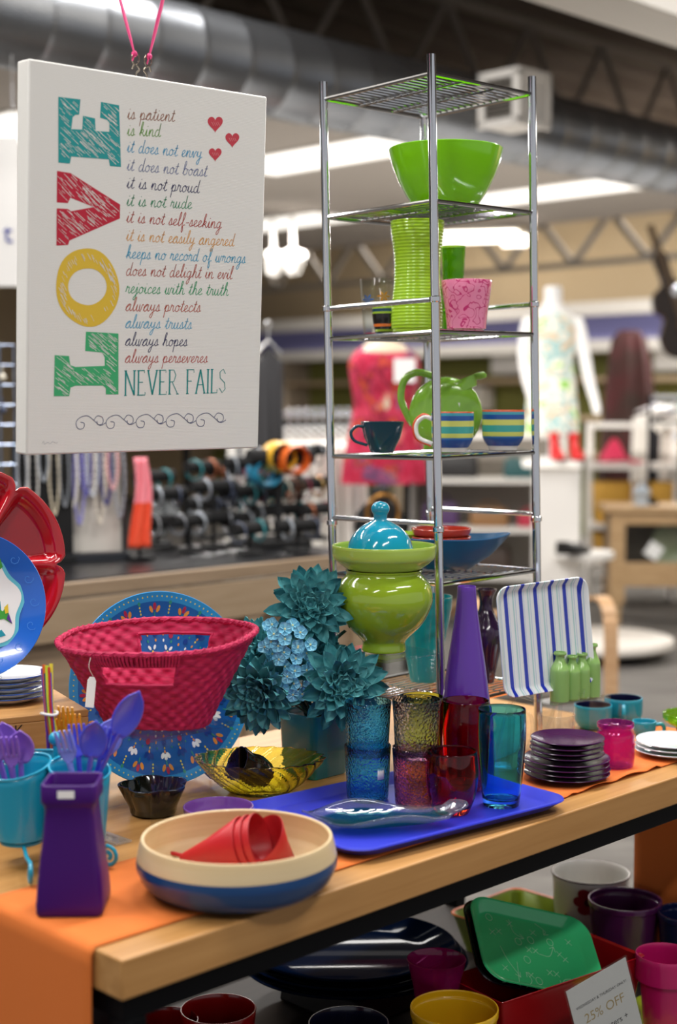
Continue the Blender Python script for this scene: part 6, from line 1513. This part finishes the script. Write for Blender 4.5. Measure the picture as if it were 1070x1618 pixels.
# ------------------------------------------------------------------ goods on the lower shelf
SZ = ZS + .0008
def pot(name, label, cat, u, v, rpx, zr, prof, m, th=.003, wob=None, mfun=None, parent=None, inner=None):
    """rim centre seen at (u, v) with radius rpx, rim at height zr; prof (r, z) scaled to rim radius 1 and height 1"""
    p = on_z(u, v, zr); k = px_m(p); r = rpx * k; h = zr - SZ; p.z = SZ
    pr = shell(sm([(a * r, b * h) for a, b in prof], 4), th)
    kz = [z for _, z in pr]; im = kz.index(max(kz))
    o = MB().lathe(pr, 56, wob=wob, mfun=(lambda q: 1 if q > im + 1 else 0) if inner else mfun).build(name, [m, inner] if inner else m, loc=None if parent else p, parent=parent)
    if not parent: tag(o, label, cat)
    return o, p, r, h
PT = [(.68, 0), (.74, .03), (.9, .6), (.97, .9), (1.0, .93), (1.0, 1)]
pot('yellow_pot', 'yellow ceramic pot at the front of the lower shelf', 'pot', 718, 1592, 70, .43, PT, mat('yellow_glaze', '#e0b018', .2, coat=.5))
MG = glass('magenta_acrylic', '#d0409a', .04, haze=.5, hazecol='#b01878')
pot('magenta_cup', 'flared magenta translucent cup behind the yellow pot', 'cup', 690, 1515, 47, .455, [(.55, 0), (.6, .03), (.68, .4), (.78, .7), (1, 1)], MG, .0025)
# white pot with red flower
WP = mat('white_pot_glaze', '#d5d3ce', .3, coat=.3)
p = on_z(934, 1378, .43); k = px_m(p); r = 61 * k; p.z = SZ
t = thing('white_pot', 'white pot painted with a red flower at the back of the lower shelf', 'pot', p)
hh = .43 - SZ
MB().lathe(shell(sm([(r * .8, 0), (r * .84, hh * .04), (r * .95, hh * .6), (r, hh)], 5), .0035), 56).build('body', WP, t)
MB().tube([(r * math.cos(a), r * math.sin(a), hh) for a in [q * PI / 28 for q in range(56)]], .0018, 6, True).build('rim_line', mat('maroon_line', '#3a1018', .3), t)
mb = MB(); rf = r * .985; a0 = -PI / 2 - .22
for q in range(6):
    th = q * PI / 3; ca, cz = a0 + .24 * math.cos(th), hh * .74 + .020 * math.sin(th)
    mb.poly([((rf + .0012) * math.cos(ca + .17 * math.cos(w)), (rf + .0012) * math.sin(ca + .17 * math.cos(w)), cz + .0115 * math.sin(w)) for w in [x * PI / 8 for x in range(16)]], 0)
mb.poly([((rf + .0016) * math.cos(a0 + .12 * math.cos(w)), (rf + .0016) * math.sin(a0 + .12 * math.cos(w)), hh * .74 + .009 * math.sin(w)) for w in [x * PI / 8 for x in range(16)]], 1)
mb.build('painted_flower', [mat('paint_crimson', '#8a1426', .3), mat('paint_dark', '#2a1010', .3)], t)
pot('purple_pot', 'plum purple pot in front of the white flower pot', 'pot', 988, 1421, 58, .425, PT, mat('plum_pot_glaze', '#4f1c50', .22, coat=.4), .004)
pot('navy_pot', 'dark navy pot at the right edge of the lower shelf', 'pot', 1086, 1442, 46, .42, PT, mat('navy_pot_glaze', '#131d44', .22, coat=.5), .004)
# lime cloth and magenta pot on it
c = on_z(1060, 1612, SZ)
o = MB().box((0, 0, .004), (.26, .2, .008)).build('lime_placemat', mat('lime_felt', '#b7cc1e', .8), loc=c, rot=(0, 0, Q), bevel=.003); tag(o, 'lime green placemat under the magenta pot', 'placemat')
SZ += .0092
pot('magenta_pot', 'bright magenta pot with a thick collar standing on the lime placemat', 'pot', 1052, 1507, 47, .42, [(.66, 0), (.7, .03), (.84, .6), (.86, .64), (.98, .66), (1, .7), (1.0, 1)], mat('magenta_pot_plastic', '#b3125e', .3, coat=.3), .003); SZ -= .0092
# dark platters
DKP = mat('dark_navy_glass', '#06142e', .3, spec=0.0, coat=.10)
pc_ = on_z(562, 1512, .36); pc_.z = .33
t = thing('black_box', 'black crate under the stacked dark platters on the lower shelf', 'crate', (pc_.x, pc_.y, SZ), Q)
MB().box((0, 0, (.328 - SZ) / 2), (.22, .22, .328 - SZ), taper=.96).build('body', mat('black_crate_plastic', '#0d0d10', .5), t, bevel=.006)
t = thing('black_box', 'black box added behind the red bowls to darken the lower shelf', 'crate', tab(.26, .70, SZ), Q)
MB().box((0, 0, .10), (.40, .18, .20), taper=.97).build('body', mat('black_crate_plastic', '#0d0d10', .5), t, bevel=.006)  # added to keep the space behind the bowls dark
for i in range(3):
    s_ = [1.08, 1.04, 1.0][i]
    o = MB().lathe([(1e-4, 0), (.14 * s_, 0), (.16 * s_, .004), (.21 * s_, .024), (.212 * s_, .027), (.209 * s_, .0285), (.161 * s_, .0085), (.139 * s_, .004), (1e-4, .004)], 80, sy=.88).build('oval_platter', DKP, loc=pc_ + Vector((-.004 * i, .002 * i, i * .014)), rot=(0, 0, .15))
    tag(o, ('lowest', 'middle', 'topmost')[i] + ' dark navy oval platter of the stack on the lower shelf', 'platter', 'dark oval platters')
pot('navy_bowl', 'dark navy bowl at the front of the lower shelf, left of the yellow pot', 'bowl', 551, 1616, 64, .40, [(.55, 0), (.62, .05), (.9, .6), (1, 1)], mat('ink_blue_glaze', '#15183a', .2, coat=.4))
RB_ = mat('deep_red_plastic', '#a01010', .2, coat=.5)
pot('red_pail', 'deep red bowl under the table, nearer the orange cloth', 'bowl', 262, 1612, 52, .40, [(.6, 0), (.66, .05), (.92, .7), (1, 1)], RB_)
pot('red_pail', 'large deep red bowl under the table, nearer the dark platters', 'bowl', 345, 1594, 60, .42, [(.6, 0), (.66, .05), (.92, .7), (1, 1)], RB_)
# lime tray at the back
c = on_z(815, 1432, .36); c.z = SZ
t = thing('lime_tray', 'olive lime tray with an orange lip lying behind the green game tray', 'tray', c, Q)
mb = MB(); rect_shell(mb, [(.20, .15, 0), (.24, .19, .075), (.245, .195, .078)], [(.24, .19, .08), (.232, .182, .078), (.195, .145, .006)], .03, 6); mb.build('body', mat('olive_lime', '#7f9418', .4), t, angle=50)
o_ = MB(); o_.loft([[(x, y, z) for x, y in rrect(w, h, .03, 6)] for w, h, z in ((.243, .193, .0795), (.247, .197, .081), (.244, .194, .0835), (.236, .186, .081), (.243, .193, .0795))], cap=False); o_.build('lip', mat('orange_lip', '#c8642a', .4), t)
# red planter box
zr = .41
A_ = on_z(793, 1586, zr); B_ = on_z(1021, 1510, zr); D_ = on_z(946, 1480, zr)
bx_ = (B_ - A_); Lb = bx_.length; byaw_ = math.atan2(bx_.y, bx_.x); Wb = .15
cen = (A_ + B_) / 2 + Vector((-math.sin(byaw_), math.cos(byaw_), 0)) * Wb / 2
t = thing('red_planter_box', 'glossy red planter box holding the green trays', 'planter box', (cen.x, cen.y, SZ), byaw_)
hb_ = zr - SZ; mb = MB(); rect_shell(mb, [(Lb * .86, Wb * .8, 0), (Lb * .87, Wb * .82, .003), (Lb * .985, Wb * .97, hb_ - .006), (Lb, Wb, hb_)], [(Lb * .995, Wb * .99, hb_ + .0015), (Lb * .97, Wb * .94, hb_ - .002), (Lb * .85, Wb * .78, .006)], .006, 4)
mb.build('body', mat('red_box_gloss', '#a8141a', .2, coat=.5), t, angle=40)

# green game tray and the dark tray behind it, leaning in the box
GR = Euler((-.993, .31, .326)); GT = Vector((.390, 2.679, .424)) + GR.to_matrix() @ Vector((-.003, .006, .0335)); gw, gh = .272, .195
def lean_tray(name, label, off, m, mats2=None):
    t = thing(name, label, 'tray', GT + GR.to_matrix() @ Vector(off), rot=GR)
    mb = MB(); rect_shell(mb, [(gw - .05, gh - .05, -.02), (gw - .03, gh - .03, -.019), (gw - .004, gh - .004, -.001), (gw, gh, 0)], [(gw - .002, gh - .002, .002), (gw - .01, gh - .01, .0015), (gw - .034, gh - .034, -.016), (gw - .05, gh - .05, -.0172)], .042, 8)
    mb.move(Matrix.Rotation(PI / 2, 4, 'X')); return t, mb
GRN = mat('game_green', '#3fd488', .16, coat=.4)
t, mb = lean_tray('green_game_tray', 'glossy green tray with white play diagram marks leaning in the red box', (0, 0, 0), GRN)
yy = .0172 - .0006
def chalk(pts, w=.0011): mb.ribbon([(x, yy, z) for x, z in pts], w, 1)
rng = random.Random(21)
def cross(x, z, s=.006): chalk([(x - s, z - s), (x + s, z + s)]); chalk([(x - s, z + s), (x + s, z - s)])
def ring(x, z, s=.007): chalk([(x + s * math.cos(a), z + s * 1.15 * math.sin(a)) for a in [q * PI / 8 for q in range(17)]])
def arrow(P):
    L = smooth_line([(x, z, 0) for x, z in P], 5); L = [(q.x, q.y) for q in L]; chalk(L)
    d = Vector((L[-1][0] - L[-3][0], L[-1][1] - L[-3][1])).normalized()
    for s in (.6, -.6):
        c, n_ = math.cos(PI + s), math.sin(PI + s); chalk([L[-1], (L[-1][0] + .012 * (d.x * c - d.y * n_), L[-1][1] + .012 * (d.x * n_ + d.y * c))])
for x, z in ((-.085, .03), (-.07, .035), (-.01, .005), (.005, .006), (.06, .01), (.07, .0), (-.075, -.05), (.025, -.04), (.04, -.04), (.09, .045), (-.02, -.055), (.01, .05), (-.04, .06), (.09, -.05)): cross(x, z)
for x, z in ((-.085, .065), (-.02, -.02), (.045, .035), (-.005, -.065), (.03, -.075), (-.03, .02), (.0, .03)): ring(x, z)
arrow([(-.075, 0), (-.065, -.03), (-.045, -.065)]); arrow([(-.03, -.05), (-.022, -.07), (-.05, -.09), (-.045, -.03)][::-1]); arrow([(.012, .0), (.035, .0), (.05, .025)]); arrow([(.07, -.045), (.055, -.05), (.045, -.065)]); arrow([(-.04, .07), (-.035, .04), (-.015, .03)]); arrow([(-.09, -.085), (-.05, -.08), (-.01, -.085)]); arrow([(.02, .075), (.04, .06), (.035, .05)])
mb.build('tray', [GRN, mat('chalk_white', '#b4ecca', .3)], t, angle=50)
t, mb = lean_tray('dark_game_tray', 'dark edged tray nested behind the green game tray', (-.006, .016, .004), GRN)
mb.build('tray', mat('dark_tray', '#14161c', .15, coat=.6), t, angle=50)
# price sign at the shelf front
SLo = Vector((.4846, 2.538, .3655)); SRo = Euler((-.0511, -.2689, .5093)); sw, sh_ = .139, .1895
t = thing('price_sign', 'white paper sign in a clear holder announcing 25% off at the shelf front', 'sign', SLo, rot=SRo)
MB().box((0, .0012, 0), (sw, .0012, sh_)).build('paper', mat('sign_paper', '#c9c8c6', .5), t)
mb = MB().box((0, -.0006, 0), (sw + .006, .0016, sh_ + .006)); mb.box((0, .003, 0), (sw + .006, .0016, sh_ + .006)); mb.build('holder', glass('sign_acrylic', '#f2f5f5', .02), t)
INK = mat('sign_ink', '#3a3a3e', .6); GINK = mat('sign_gold_ink', '#a89468', .6)
for body, sz, z, mm in (('WEDNESDAY & THURSDAY ONLY!', .0075, .052, INK), ('25% OFF', .025, .020, GINK), ('All Planters +', .0165, -.012, INK), ('Baskets', .0165, -.034, INK)):
    text_mesh(body, sz, mm, t, (0, .0003, z), (PI / 2, 0, 0), 'lettering', 'CENTER')
